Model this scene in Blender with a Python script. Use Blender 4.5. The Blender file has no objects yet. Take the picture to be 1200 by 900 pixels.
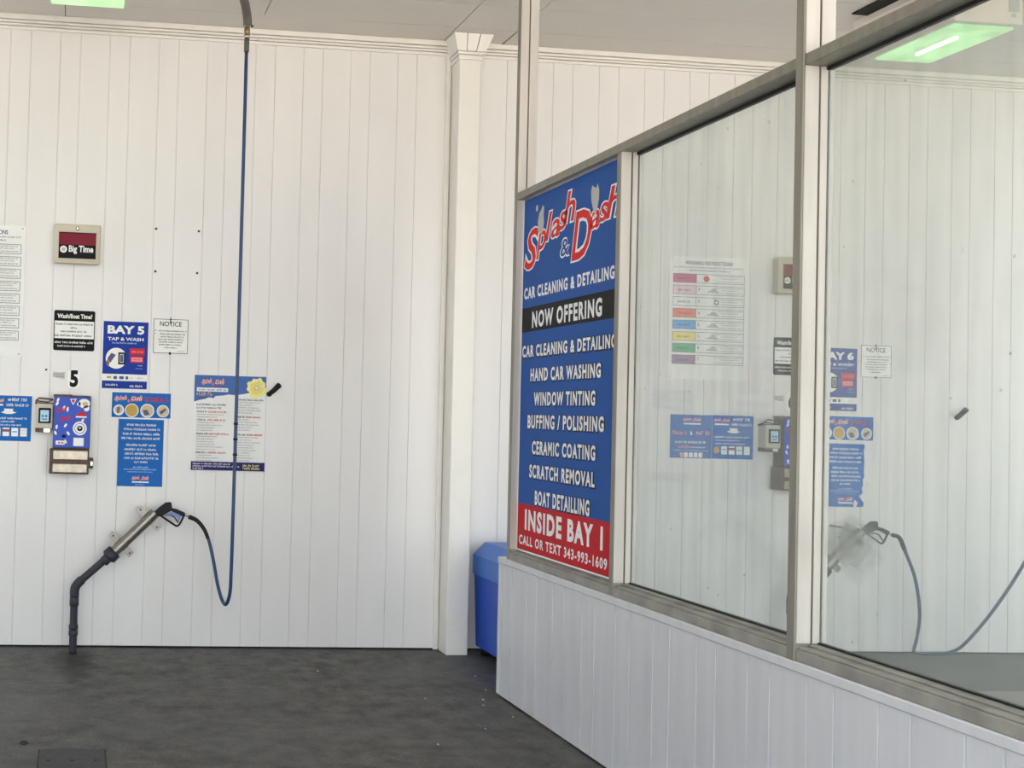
import bpy, bmesh, math, random
from mathutils import Vector, Matrix

PI = math.pi
S = bpy.context.scene
COL = S.collection

# ------------------------------------------------------------------ camera
F_PX, X0 = 1291.74, 218.3
YAW, PITCH, ROLL, CAM_Y, CAM_Z = 0.09943, 0.02334, 0.02924, -6.94245, 1.5
cam = bpy.data.cameras.new('camera')
cam.sensor_fit = 'HORIZONTAL'
cam.sensor_width = 36.0
cam.lens = F_PX / 1200 * 36
cam.shift_x = (600 - X0) / 1200
cam.clip_end = 300
cam_o = bpy.data.objects.new('camera', cam)
COL.objects.link(cam_o)
fw = Vector((math.sin(YAW) * math.cos(PITCH), math.cos(YAW) * math.cos(PITCH), math.sin(PITCH)))
rt = Vector((math.cos(YAW), -math.sin(YAW), 0))
up = rt.cross(fw)
r2 = rt * math.cos(ROLL) + up * math.sin(ROLL)
u2 = up * math.cos(ROLL) - rt * math.sin(ROLL)
cam_o.matrix_world = Matrix(((r2.x, u2.x, -fw.x, 0), (r2.y, u2.y, -fw.y, CAM_Y),
                             (r2.z, u2.z, -fw.z, CAM_Z), (0, 0, 0, 1)))
S.camera = cam_o

# ------------------------------------------------------------------ world, exposure
w = bpy.data.worlds.new('sky')
S.world = w
w.use_nodes = True
bg = w.node_tree.nodes['Background']
bg.inputs[0].default_value = (0.83, 0.93, 1.0, 1)
bg.inputs[1].default_value = 3.9
sun = bpy.data.lights.new('sun', 'SUN')
sun.energy = 36.0
sun.angle = 0.02
sun.color = (1.0, 0.91, 0.83)
sun_o = bpy.data.objects.new('sun', sun)
sun_o.rotation_euler = (-math.radians(33), math.radians(8), 0)     # high, from behind the building: lights the yard only
COL.objects.link(sun_o)
S.view_settings.view_transform = 'Standard'
S.view_settings.look = 'None'
S.view_settings.gamma = 1.0
S.view_settings.use_curve_mapping = False
S.view_settings.exposure = 0.0

# ------------------------------------------------------------------ materials
def lin(c):
    c /= 255
    return c / 12.92 if c <= 0.04045 else ((c + 0.055) / 1.055) ** 2.4

def mat(name, rgb, rough=0.5, metal=0.0, var=0.06, scale=6.0, gain=1.0, spec=0.5, bump=0.0, stretch=None):
    """procedural principled material; rgb in display values"""
    m = bpy.data.materials.new(name)
    m.use_nodes = True
    nt = m.node_tree
    b = nt.nodes['Principled BSDF']
    c = [min(0.92, lin(v) * gain) for v in rgb]
    b.inputs['Roughness'].default_value = rough
    b.inputs['Metallic'].default_value = metal
    b.inputs['Specular IOR Level'].default_value = spec
    tc = nt.nodes.new('ShaderNodeTexCoord')
    nz = nt.nodes.new('ShaderNodeTexNoise')
    nz.inputs['Scale'].default_value = scale
    nz.inputs['Detail'].default_value = 5
    src = tc.outputs['Object']
    if stretch:
        mp = nt.nodes.new('ShaderNodeMapping')
        mp.inputs['Scale'].default_value = stretch
        nt.links.new(src, mp.inputs['Vector'])
        src = mp.outputs['Vector']
    nt.links.new(src, nz.inputs['Vector'])
    rp = nt.nodes.new('ShaderNodeValToRGB')
    rp.color_ramp.elements[0].position = 0.3
    rp.color_ramp.elements[1].position = 0.7
    rp.color_ramp.elements[0].color = [v * (1 - var) for v in c] + [1]
    rp.color_ramp.elements[1].color = [min(0.95, v * (1 + var)) for v in c] + [1]
    nt.links.new(nz.outputs['Fac'], rp.inputs['Fac'])
    nt.links.new(rp.outputs['Color'], b.inputs['Base Color'])
    if bump:
        bp = nt.nodes.new('ShaderNodeBump')
        bp.inputs['Strength'].default_value = bump
        bp.inputs['Distance'].default_value = 0.01
        nt.links.new(nz.outputs['Fac'], bp.inputs['Height'])
        nt.links.new(bp.outputs['Normal'], b.inputs['Normal'])
    return m

def emit(name, rgb, strength):
    m = bpy.data.materials.new(name)
    m.use_nodes = True
    nt = m.node_tree
    nt.nodes.remove(nt.nodes['Principled BSDF'])
    e = nt.nodes.new('ShaderNodeEmission')
    tc = nt.nodes.new('ShaderNodeTexCoord')
    wv = nt.nodes.new('ShaderNodeTexNoise')
    wv.inputs['Scale'].default_value = 4
    rp = nt.nodes.new('ShaderNodeValToRGB')
    rp.color_ramp.elements[0].position = 0.35
    rp.color_ramp.elements[1].position = 0.62
    rp.color_ramp.elements[0].color = list(rgb) + [1]
    rp.color_ramp.elements[1].color = [min(1, v * 1.35) for v in rgb] + [1]
    nt.links.new(tc.outputs['Object'], wv.inputs['Vector'])
    nt.links.new(wv.outputs['Fac'], rp.inputs['Fac'])
    nt.links.new(rp.outputs['Color'], e.inputs['Color'])
    e.inputs['Strength'].default_value = strength
    nt.links.new(e.outputs[0], nt.nodes['Material Output'].inputs[0])
    return m

def floor_material():
    m = bpy.data.materials.new('wet_dark_concrete')
    m.use_nodes = True
    nt = m.node_tree
    N, L = nt.nodes, nt.links
    b = N['Principled BSDF']
    tc = N.new('ShaderNodeTexCoord')
    def noise(sc, det=6, rough=0.6):
        n = N.new('ShaderNodeTexNoise')
        n.inputs['Scale'].default_value = sc
        n.inputs['Detail'].default_value = det
        n.inputs['Roughness'].default_value = rough
        L.new(tc.outputs['Object'], n.inputs['Vector'])
        return n
    big, fine, grit = noise(0.9), noise(7, 8, 0.7), noise(90, 2)
    r1 = N.new('ShaderNodeValToRGB')
    r1.color_ramp.elements[0].position, r1.color_ramp.elements[1].position = 0.36, 0.68
    r1.color_ramp.elements[0].color = (0.060, 0.058, 0.054, 1)
    r1.color_ramp.elements[1].color = (0.110, 0.106, 0.098, 1)
    L.new(big.outputs['Fac'], r1.inputs['Fac'])
    r2_ = N.new('ShaderNodeValToRGB')
    r2_.color_ramp.elements[0].position, r2_.color_ramp.elements[1].position = 0.36, 0.66
    r2_.color_ramp.elements[0].color = (0.50, 0.50, 0.50, 1)
    r2_.color_ramp.elements[1].color = (1.5, 1.49, 1.46, 1)
    L.new(fine.outputs['Fac'], r2_.inputs['Fac'])
    mx = N.new('ShaderNodeMix'); mx.data_type = 'RGBA'; mx.blend_type = 'MULTIPLY'
    mx.inputs[0].default_value = 1
    L.new(r1.outputs['Color'], mx.inputs[6]); L.new(r2_.outputs['Color'], mx.inputs[7])
    r3 = N.new('ShaderNodeValToRGB')
    r3.color_ramp.elements[0].position, r3.color_ramp.elements[1].position = 0.38, 0.66
    r3.color_ramp.elements[0].color = (0.75, 0.75, 0.75, 1)
    r3.color_ramp.elements[1].color = (1.35, 1.35, 1.32, 1)
    L.new(grit.outputs['Fac'], r3.inputs['Fac'])
    mx2 = N.new('ShaderNodeMix'); mx2.data_type = 'RGBA'; mx2.blend_type = 'MULTIPLY'
    mx2.inputs[0].default_value = 1
    L.new(mx.outputs[2], mx2.inputs[6]); L.new(r3.outputs['Color'], mx2.inputs[7])
    dv = N.new('ShaderNodeVectorMath'); dv.operation = 'SUBTRACT'; dv.inputs[1].default_value = (0.05, -0.42, 0)
    L.new(tc.outputs['Object'], dv.inputs[0])
    dl = N.new('ShaderNodeVectorMath'); dl.operation = 'MULTIPLY'; dl.inputs[1].default_value = (7.5, 1.9, 0)
    L.new(dv.outputs[0], dl.inputs[0])
    ln = N.new('ShaderNodeVectorMath'); ln.operation = 'LENGTH'; L.new(dl.outputs[0], ln.inputs[0])
    ad = N.new('ShaderNodeMath'); ad.operation = 'ADD'
    L.new(ln.outputs['Value'], ad.inputs[0]); L.new(fine.outputs['Fac'], ad.inputs[1])
    wt = N.new('ShaderNodeMapRange')
    wt.inputs['From Min'].default_value, wt.inputs['From Max'].default_value = 0.8, 1.6
    wt.inputs['To Min'].default_value, wt.inputs['To Max'].default_value = 0.3, 1.0
    L.new(ad.outputs[0], wt.inputs['Value'])
    mx3 = N.new('ShaderNodeMix'); mx3.data_type = 'RGBA'; mx3.blend_type = 'MULTIPLY'
    mx3.inputs[0].default_value = 1
    L.new(mx2.outputs[2], mx3.inputs[6]); L.new(wt.outputs[0], mx3.inputs[7])
    L.new(mx3.outputs[2], b.inputs['Base Color'])
    rr = N.new('ShaderNodeMapRange')
    rr.inputs['From Min'].default_value, rr.inputs['From Max'].default_value = 0.35, 0.65
    rr.inputs['To Min'].default_value, rr.inputs['To Max'].default_value = 0.42, 0.75
    L.new(big.outputs['Fac'], rr.inputs['Value'])
    L.new(rr.outputs[0], b.inputs['Roughness'])
    bp = N.new('ShaderNodeBump')
    bp.inputs['Strength'].default_value = 0.35
    bp.inputs['Distance'].default_value = 0.006
    L.new(grit.outputs['Fac'], bp.inputs['Height'])
    L.new(bp.outputs['Normal'], b.inputs['Normal'])
    return m

def glass_material():
    """thin pane: clear glass with a streaky, water-spotted film of grime"""
    m = bpy.data.materials.new('grimy_glass')
    m.use_nodes = True
    nt = m.node_tree
    N, L = nt.nodes, nt.links
    N.remove(N['Principled BSDF'])
    tr = N.new('ShaderNodeBsdfTransparent')
    tr.inputs[0].default_value = (0.965, 0.985, 0.975, 1)
    gl = N.new('ShaderNodeBsdfGlossy')
    gl.inputs['Roughness'].default_value = 0.04
    fr = N.new('ShaderNodeFresnel')
    fr.inputs['IOR'].default_value = 1.35
    df = N.new('ShaderNodeBsdfDiffuse')
    df.inputs[0].default_value = (0.57, 0.59, 0.56, 1)
    m1 = N.new('ShaderNodeMixShader')
    ge = N.new('ShaderNodeNewGeometry')
    io = N.new('ShaderNodeMapRange')
    io.inputs['To Min'].default_value, io.inputs['To Max'].default_value = 1.38, 1 / 1.38
    L.new(ge.outputs['Backfacing'], io.inputs['Value']); L.new(io.outputs[0], fr.inputs['IOR'])
    L.new(fr.outputs[0], m1.inputs[0]); L.new(tr.outputs[0], m1.inputs[1]); L.new(gl.outputs[0], m1.inputs[2])
    tc = N.new('ShaderNodeTexCoord')
    mp = N.new('ShaderNodeMapping')
    mp.inputs['Scale'].default_value = (14, 14, 0.9)
    L.new(tc.outputs['Object'], mp.inputs['Vector'])
    st = N.new('ShaderNodeTexNoise'); st.inputs['Scale'].default_value = 1.6; st.inputs['Detail'].default_value = 6
    L.new(mp.outputs[0], st.inputs['Vector'])
    sr = N.new('ShaderNodeMapRange')
    sr.inputs['From Min'].default_value, sr.inputs['From Max'].default_value = 0.35, 0.75
    sr.inputs['To Min'].default_value, sr.inputs['To Max'].default_value = 0.125, 0.19
    L.new(st.outputs['Fac'], sr.inputs['Value'])
    cl = N.new('ShaderNodeTexNoise'); cl.inputs['Scale'].default_value = 1.7; cl.inputs['Detail'].default_value = 3
    L.new(tc.outputs['Object'], cl.inputs['Vector'])
    cr = N.new('ShaderNodeMapRange')
    cr.inputs['From Min'].default_value, cr.inputs['From Max'].default_value = 0.4, 0.7
    cr.inputs['To Min'].default_value, cr.inputs['To Max'].default_value = 0.0, 0.07
    L.new(cl.outputs['Fac'], cr.inputs['Value'])
    vo = N.new('ShaderNodeTexVoronoi'); vo.inputs['Scale'].default_value = 9
    L.new(tc.outputs['Object'], vo.inputs['Vector'])
    sp = N.new('ShaderNodeMath'); sp.operation = 'LESS_THAN'; sp.inputs[1].default_value = 0.035
    L.new(vo.outputs['Distance'], sp.inputs[0])
    sp2 = N.new('ShaderNodeMath'); sp2.operation = 'MULTIPLY'; sp2.inputs[1].default_value = 0.25
    L.new(sp.outputs[0], sp2.inputs[0])
    a1 = N.new('ShaderNodeMath'); a1.operation = 'ADD'
    L.new(sr.outputs[0], a1.inputs[0]); L.new(cr.outputs[0], a1.inputs[1])
    a2 = N.new('ShaderNodeMath'); a2.operation = 'ADD'; a2.use_clamp = True
    L.new(a1.outputs[0], a2.inputs[0]); L.new(sp2.outputs[0], a2.inputs[1])
    # one wiped, cloudy smear low beside the middle post
    sx = N.new('ShaderNodeSeparateXYZ'); L.new(tc.outputs['Object'], sx.inputs[0])
    dv = N.new('ShaderNodeVectorMath'); dv.operation = 'SUBTRACT'
    dv.inputs[1].default_value = (2.409, -3.735, 1.13)
    L.new(tc.outputs['Object'], dv.inputs[0])
    dl = N.new('ShaderNodeVectorMath'); dl.operation = 'MULTIPLY'; dl.inputs[1].default_value = (0, 9.0, 10.5)
    L.new(dv.outputs[0], dl.inputs[0])
    ln = N.new('ShaderNodeVectorMath'); ln.operation = 'LENGTH'; L.new(dl.outputs[0], ln.inputs[0])
    ad = N.new('ShaderNodeMath'); ad.operation = 'ADD'
    nn = N.new('ShaderNodeTexNoise'); nn.inputs['Scale'].default_value = 12; nn.inputs['Detail'].default_value = 4
    L.new(tc.outputs['Object'], nn.inputs['Vector'])
    L.new(ln.outputs['Value'], ad.inputs[0]); L.new(nn.outputs['Fac'], ad.inputs[1])
    sm = N.new('ShaderNodeMapRange')
    sm.inputs['From Min'].default_value, sm.inputs['From Max'].default_value = 0.55, 1.7
    sm.inputs['To Min'].default_value, sm.inputs['To Max'].default_value = 0.46, 0.0
    L.new(ad.outputs[0], sm.inputs['Value'])
    a3 = N.new('ShaderNodeMath'); a3.operation = 'ADD'; a3.use_clamp = True
    L.new(a2.outputs[0], a3.inputs[0]); L.new(sm.outputs[0], a3.inputs[1])
    fc = N.new('ShaderNodeMix'); fc.data_type = 'RGBA'
    fc.inputs[6].default_value = (0.56, 0.60, 0.57, 1); fc.inputs[7].default_value = (0.47, 0.50, 0.47, 1)
    s3 = N.new('ShaderNodeMath'); s3.operation = 'MULTIPLY'; s3.inputs[1].default_value = 2.9; s3.use_clamp = True
    L.new(sm.outputs[0], s3.inputs[0]); L.new(s3.outputs[0], fc.inputs[0]); L.new(fc.outputs[2], df.inputs[0])
    m2 = N.new('ShaderNodeMixShader')
    L.new(a3.outputs[0], m2.inputs[0]); L.new(m1.outputs[0], m2.inputs[1]); L.new(df.outputs[0], m2.inputs[2])
    L.new(m2.outputs[0], N['Material Output'].inputs[0])
    return m

M = {}
M['panel'] = mat('white_wall_panel', (231, 227, 223), 0.32, var=0.025, scale=1.3, stretch=(3, 3, 0.6))
M['lowpanel'] = mat('white_lower_panel', (215, 215, 219), 0.3, var=0.05, scale=2, stretch=(8, 8, 0.7))
M['trim'] = mat('white_trim', (236, 231, 222), 0.35, var=0.02)
M['ceiling'] = mat('ceiling_board', (222, 216, 207), 0.6, var=0.03, scale=1.2)
M['dark_gap'] = mat('dark_gap', (30, 27, 24), 0.9)
M['floor'] = floor_material()
M['yard'] = mat('yard_concrete', (176, 170, 160), 0.8, var=0.08, scale=0.6)
M['pale_floor'] = mat('pale_concrete', (150, 145, 136), 0.8, var=0.15, scale=3)
M['lit_side'] = mat('white_lit_side', (198, 191, 183), 0.4, var=0.10, scale=2.5, stretch=(6, 6, 0.8))  # white strips for the daylit post sides; the extra brightness is in the colour
M['alu'] = mat('weathered_aluminium', (142, 138, 126), 0.4, 0.25, var=0.12, scale=3, stretch=(9, 9, 1.0))  # base colour lowered to carry the shade of the sideways faces
M['alu_sill'] = mat('dirty_aluminium_sill', (158, 155, 147), 0.5, 0.2, var=0.22, scale=9)
M['gasket'] = mat('black_gasket', (24, 24, 25), 0.6)
M['glass'] = glass_material()
M['lamp'] = emit('lamp_lens', (0.46, 0.74, 0.38), 1.3)
M['tube'] = emit('lamp_tube', (0.8, 1.0, 0.75), 2.4)
M['housing'] = mat('lamp_housing', (226, 218, 205), 0.5)
M['steel'] = mat('brushed_steel', (142, 137, 128), 0.36, 0.8, var=0.12, scale=14, stretch=(1, 1, 14))
M['steel_plate'] = mat('scratched_steel_plate', (176, 166, 150), 0.34, 0.5, var=0.18, scale=30)
M['cream'] = mat('cream_enamel', (200, 190, 170), 0.45, var=0.05)
M['rust'] = mat('rusty_brown', (92, 74, 62), 0.7, var=0.3, scale=40)
M['darkbox'] = mat('dark_brown_box', (72, 62, 56), 0.55, var=0.2, scale=20)
M['abs'] = mat('black_drain_plastic', (52, 53, 60), 0.5, var=0.1, spec=0.3)
M['rubber'] = mat('black_rubber', (24, 24, 27), 0.55, spec=0.25)
M['hose'] = mat('blue_hose', (28, 58, 98), 0.36, var=0.08, gain=1.1)
M['sleeve'] = mat('grey_boom_sleeve', (92, 86, 82), 0.55, var=0.1, gain=1.1)
M['brass'] = mat('brass_fitting', (150, 128, 78), 0.35, 0.7)
M['chrome'] = mat('bright_metal', (215, 212, 205), 0.22, 0.8)
M['trigger'] = mat('blue_grey_trigger', (112, 138, 190), 0.4)
M['binbody'] = mat('blue_bin_body', (32, 74, 172), 0.42, var=0.06, gain=1.35)
M['binlid'] = mat('blue_bin_lid', (66, 112, 190), 0.4, var=0.05, gain=1.25)
M['iron'] = mat('dark_iron_cover', (62, 62, 63), 0.55, 0.3, var=0.15, scale=20)
M['chip'] = mat('white_chip', (190, 188, 182), 0.7)
M['screw'] = mat('rusty_screw', (70, 62, 55), 0.5, 0.4)
# prints
def pr(n, rgb, g=1.22):
    M[n] = mat('print_' + n, rgb, 0.5, var=0.03, scale=5, gain=g, spec=0.12)
pr('white', (225, 224, 218)); pr('paper', (222, 221, 216)); pr('black', (20, 20, 22), 1.0); pr('grey', (128, 128, 128)); pr('lgrey', (176, 176, 172))
pr('bay_blue', (30, 60, 154), 1.0); pr('sky_blue', (30, 104, 182), 1.05); pr('slate_blue', (74, 108, 170), 1.1); pr('navy', (44, 40, 98))
pr('red', (200, 46, 56), 1.1); pr('pink', (228, 140, 148)); pr('crimson', (190, 84, 108)); pr('rose', (222, 190, 200)); pr('orange', (226, 122, 92))
pr('mid_blue', (98, 160, 210)); pr('yellow', (226, 206, 112)); pr('green', (104, 170, 132)); pr('mauve', (158, 124, 150)); pr('gold', (182, 152, 82))
pr('tan', (192, 176, 148)); pr('amber', (214, 168, 92)); pr('sun', (226, 220, 138)); pr('brown', (140, 92, 76)); pr('screen_red', (118, 34, 48))
pr('pay_blue', (66, 88, 178)); pr('light_blue', (168, 200, 226)); pr('plum', (84, 88, 120))
pr('banner_blue', (38, 80, 148), 1.3); pr('banner_red', (176, 34, 42), 1.35); pr('banner_black', (34, 34, 36), 1.1); pr('banner_white', (228, 226, 220), 1.3)
pr('logo_red', (196, 42, 46), 1.45)

# ------------------------------------------------------------------ mesh helpers
class MB:
    def __init__(s):
        s.v, s.f, s.sm = [], [], []
    def add(s, vs, fs, smooth=False):
        o = len(s.v)
        s.v += [tuple(p) for p in vs]
        s.f += [tuple(i + o for i in f) for f in fs]
        s.sm += [smooth] * len(fs)
        return s
    def box(s, x0, y0, z0, x1, y1, z1, bev=0.0, seg=2):
        if x0 > x1: x0, x1 = x1, x0
        if y0 > y1: y0, y1 = y1, y0
        if z0 > z1: z0, z1 = z1, z0
        b = bmesh.new()
        bmesh.ops.create_cube(b, size=1)
        for q in b.verts:
            q.co = Vector(((x0 + x1) / 2 + q.co.x * (x1 - x0), (y0 + y1) / 2 + q.co.y * (y1 - y0), (z0 + z1) / 2 + q.co.z * (z1 - z0)))
        if bev:
            bmesh.ops.bevel(b, geom=b.edges[:], offset=bev, segments=seg, affect='EDGES', profile=0.5)
        return s.take(b)
    def take(s, b, smooth=False):
        b.verts.index_update()
        s.add([q.co[:] for q in b.verts], [[q.index for q in f.verts] for f in b.faces], smooth)
        b.free()
        return s
    def tube(s, pts, r, seg=14, caps=True):
        pts = [Vector(p) for p in pts]
        n = len(pts)
        rs = r if isinstance(r, (list, tuple)) else [r] * n
        tang = []
        for i in range(n):
            a = pts[max(0, i - 1)]; c = pts[min(n - 1, i + 1)]
            t = (c - a)
            tang.append(t.normalized() if t.length > 1e-9 else Vector((0, 0, 1)))
        ref = Vector((0, 1, 0)) if abs(tang[0].y) < 0.9 else Vector((1, 0, 0))
        nrm = tang[0].cross(ref).normalized()
        vs, fs = [], []
        for i in range(n):
            nrm = (nrm - tang[i] * nrm.dot(tang[i])).normalized()
            bn = tang[i].cross(nrm)
            for k in range(seg):
                a = 2 * PI * k / seg
                vs.append(pts[i] + (nrm * math.cos(a) + bn * math.sin(a)) * rs[i])
        for i in range(n - 1):
            for k in range(seg):
                k2 = (k + 1) % seg
                fs.append((i * seg + k, i * seg + k2, (i + 1) * seg + k2, (i + 1) * seg + k))
        s.add(vs, fs, True)
        if caps:
            o = len(s.v) - len(vs)
            s.f.append(tuple(o + k for k in reversed(range(seg)))); s.sm.append(False)
            s.f.append(tuple(o + (n - 1) * seg + k for k in range(seg))); s.sm.append(False)
        return s
    def prism(s, poly, d0, d1, axes='xz'):
        """poly in 2-D extruded from d0 to d1 along the third axis"""
        n = len(poly)
        def P(a, b, d):
            return {'xz': (a, d, b), 'xy': (a, b, d), 'yz': (d, a, b)}[axes]
        vs = [P(a, b, d0) for a, b in poly] + [P(a, b, d1) for a, b in poly]
        fs = [tuple(range(n)), tuple(range(2 * n - 1, n - 1, -1))]
        fs += [(i, i + n, (i + 1) % n + n, (i + 1) % n) for i in range(n)]
        return s.add(vs, fs)
    def build(s, name, m, parent=None, fix=True):
        me = bpy.data.meshes.new(name)
        me.from_pydata(s.v, [], s.f)
        if fix:
            b = bmesh.new(); b.from_mesh(me)
            bmesh.ops.recalc_face_normals(b, faces=b.faces[:])
            b.to_mesh(me); b.free()
        for p, k in zip(me.polygons, s.sm):
            p.use_smooth = k
        me.materials.append(M[m] if isinstance(m, str) else m)
        o = bpy.data.objects.new(name, me)
        COL.objects.link(o)
        if parent is not None:
            o.parent = parent
        return o

def tag(o, label=None, cat=None, group=None, kind=None):
    if label: o['label'] = label
    if cat: o['category'] = cat
    if group: o['group'] = group
    if kind: o['kind'] = kind
    return o

def empty(name, loc=(0, 0, 0)):
    o = bpy.data.objects.new(name, None)
    o.empty_display_size = 0.1
    o.location = loc
    COL.objects.link(o)
    return o

def spline(pts, n=10):
    """Catmull-Rom through the points"""
    P = [Vector(p) for p in pts]
    P = [P[0] * 2 - P[1]] + P + [P[-1] * 2 - P[-2]]
    out = []
    for i in range(1, len(P) - 2):
        for k in range(n):
            t = k / n
            a, b, c, d = P[i - 1], P[i], P[i + 1], P[i + 2]
            out.append(0.5 * ((2 * b) + (c - a) * t + (2 * a - 5 * b + 4 * c - d) * t * t + (3 * b - a - 3 * c + d) * t ** 3))
    out.append(P[-2])
    return out

# ------------------------------------------------------------------ the setting
H = 3.942
BAY = 4.785                      # distance between neighbouring wash bays
YF = -7.5                        # front edge of the roof
XP = 2.33                        # face of the low partition wall

def grooved(line, lo, hi, depth=0.005, wd=0.006):
    """2-D profile of a panel face with V grooves: (position, inset)"""
    pr_ = [(lo, 0)]
    for g in sorted(line):
        if lo + 0.01 < g < hi - 0.01:
            pr_ += [(g - wd / 2, 0), (g - wd / 6, depth), (g + wd / 6, depth), (g + wd / 2, 0)]
    return pr_ + [(hi, 0)]

MB().box(-6, YF, -0.12, 11, 0.25, 0).build('floor', 'floor')
MB().box(-60, -70, -0.16, 60, YF - 0.002, -0.02).build('ground', 'yard')
MB().box(3.3, -5.2, -0.001, 7.0, -1.0, 0.0015).build('floor_patch', 'pale_floor')  # paler rectangle laid on the next bay's floor
g1 = [-0.165 + 0.311 * k for k in range(-14, 8)] + [-0.038 + 0.311 * k for k in range(-14, 8)]
g2 = [3.063 + 0.316 * k for k in range(-1, 14)] + [3.198 + 0.316 * k for k in range(-2, 14)]
prof = grooved(g1 + g2, -4.4, 7.9)
mb = MB()
n = len(prof)
vs = [(x, d, z) for z in (0.012, H) for x, d in prof] + [(x, 0.12, z) for z in (0.012, H) for x, d in (prof[0], prof[-1])]
fs = [(i, i + 1, n + i + 1, n + i) for i in range(n - 1)]
a = 2 * n
fs += [(a, a + 1, a + 3, a + 2), (0, a, a + 2, n), (n - 1, a + 1, a + 3, 2 * n - 1)]
mb.add(vs, fs)
mb.build('wall_back', 'panel', fix=False)
bk = MB().box(-4.4, 0.02, -0.05, 7.9, 0.14, 0.0135).build('baseboard_back', 'dark_gap')

# unseen solid walls beside the two bays, added full height to block side light
MB().box(-2.47, YF + 0.6, 0, -2.35, -1.1, H - 0.001).build('wall_left_blocker', 'lowpanel')
MB().box(7.12, YF + 0.6, 0, 7.24, -1.1, H - 0.001).build('wall_right_blocker', 'lowpanel')

# ceiling of boards with open joints
mb = MB()
ys = [0.1] + [-0.29 - 0.395 * k for k in range(19)]
for r_, (y1, y0) in enumerate(zip(ys[:-1], ys[1:])):
    xs = [-6, -2.58, -0.14, 2.302, 2.69, 5.13, 7.57, 11] if r_ % 2 == 0 else [-6, -1.36, 1.08, 2.302, 2.69, 6.35, 11]
    for i, (x0, x1) in enumerate(zip(xs[:-1], xs[1:])):
        gp = 0.0025
        ga = 0.011 if (r_ == 0 and abs(x0 - 2.69) < 0.01) else gp
        mb.box(x0 + ga, y0 + gp, H, x1 - gp, y1 - gp, H + 0.012)
mb.build('ceiling', 'ceiling')
MB().box(-6, YF, H + 0.012, 11, 0.25, H + 0.15).build('roof', 'dark_gap')
MB().box(-6, YF - 0.06, H - 0.02, 11, YF, H + 0.5).build('trim_4', 'trim')

def cornice(x0, x1, name):
    m_ = MB()
    for z0, z1, d in ((H - 0.034, H - 0.0005, 0.045), (H - 0.052, H - 0.036, 0.032), (H - 0.068, H - 0.054, 0.024), (H - 0.09, H - 0.070, 0.014)):
        m_.box(x0, -d, z0, x1, 0.002, z1, 0.003, 1)
    return m_.build(name, 'trim')
cornice(-4.4, 2.37, 'trim_1')
cornice(2.51, 7.15, 'trim_2')
MB().box(2.335, -0.014, 0.004, 2.366, 0.002, H - 0.09, 0.003, 1).build('trim_3', 'trim')

def pillar(x0, name):
    p_ = MB()
    p_.box(x0, -0.155, 0.0, x0 + 0.14, 0.002, H - 0.001, 0.004, 1)
    return p_.build(name, 'trim')
def capital(x0, parent):
    for z0, z1, d in ((H - 0.155, H - 0.125, 0.008), (H - 0.123, H - 0.105, 0.018)):
        MB().box(x0 - d, -0.155 - d, z0, x0 + 0.14 + d, 0.0, z1, 0.003, 1).build('moulding', 'trim', parent)
    # flared top, with the joints of its cut blocks
    e0, e1 = 0.022, 0.06
    za, zb = H - 0.103, H - 0.002
    m_ = MB()
    def fr_(x0a, x1a, x0b, x1b, ya, yb):
        m_.add([(x0a, ya, za), (x1a, ya, za), (x1a, 0, za), (x0a, 0, za), (x0b, yb, zb), (x1b, yb, zb), (x1b, 0, zb), (x0b, 0, zb)],
               [(0, 1, 5, 4), (1, 2, 6, 5), (2, 3, 7, 6), (3, 0, 4, 7), (0, 3, 2, 1), (4, 5, 6, 7)])
    xa, xb = x0 - e0, x0 + 0.14 + e0
    xc, xd = x0 - e1, x0 + 0.14 + e1
    for k in range(3):
        t0, t1 = k / 3 + (0.012 if k else 0), (k + 1) / 3 - (0.012 if k < 2 else 0)
        fr_(xa + (xb - xa) * t0, xa + (xb - xa) * t1, xc + (xd - xc) * t0, xc + (xd - xc) * t1, -0.155 - e0, -0.155 - e1)
    m_.build('capital', 'trim', parent)
for i, x in enumerate((2.372, 2.372 + BAY, 2.372 - BAY)):
    o = pillar(x, 'wall_pillar')
    tag(o, None, None, kind='structure')
    capital(x, o)

# low partition wall between the bays
Y0, Y1 = -1.105, -6.4
gl_ = [-3.462 + 0.311 * k for k in range(-10, 9)] + [-3.65 + 0.311 * k for k in range(-10, 9)]
prof = grooved(gl_, Y1, Y0, 0.007, 0.007)
n = len(prof)
mb = MB()
zt = 0.716
for sx, x_ in ((1, XP), (-1, XP + 0.125)):
    vs = [(x_ + sx * d, y, z) for z in (0.008, zt) for y, d in prof]
    mb.add(vs, [(i, i + 1, n + i + 1, n + i) for i in range(n - 1)])
mb.add([(XP, Y0, 0.008), (XP + 0.125, Y0, 0.008), (XP + 0.125, Y0, zt), (XP, Y0, zt)], [(0, 1, 2, 3)])
mb.add([(XP, Y1, 0.008), (XP + 0.125, Y1, 0.008), (XP + 0.125, Y1, zt), (XP, Y1, zt)], [(0, 1, 2, 3)])
low = mb.build('wall_partition', 'lowpanel', fix=False)
MB().box(XP + 0.012, Y1 + 0.01, -0.02, XP + 0.113, Y0 - 0.012, 0.012).build('footing', 'dark_gap', low)
MB().box(XP - 0.008, Y1, zt, XP + 0.133, Y0 + 0.006, 0.749, 0.004, 1).build('cap', 'lowpanel', low)
MB().box(XP - 0.004, Y0 - 0.022, 0.01, XP + 0.129, Y0 + 0.003, zt - 0.001, 0.002, 1).build('end_strip', 'lowpanel', low)

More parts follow.
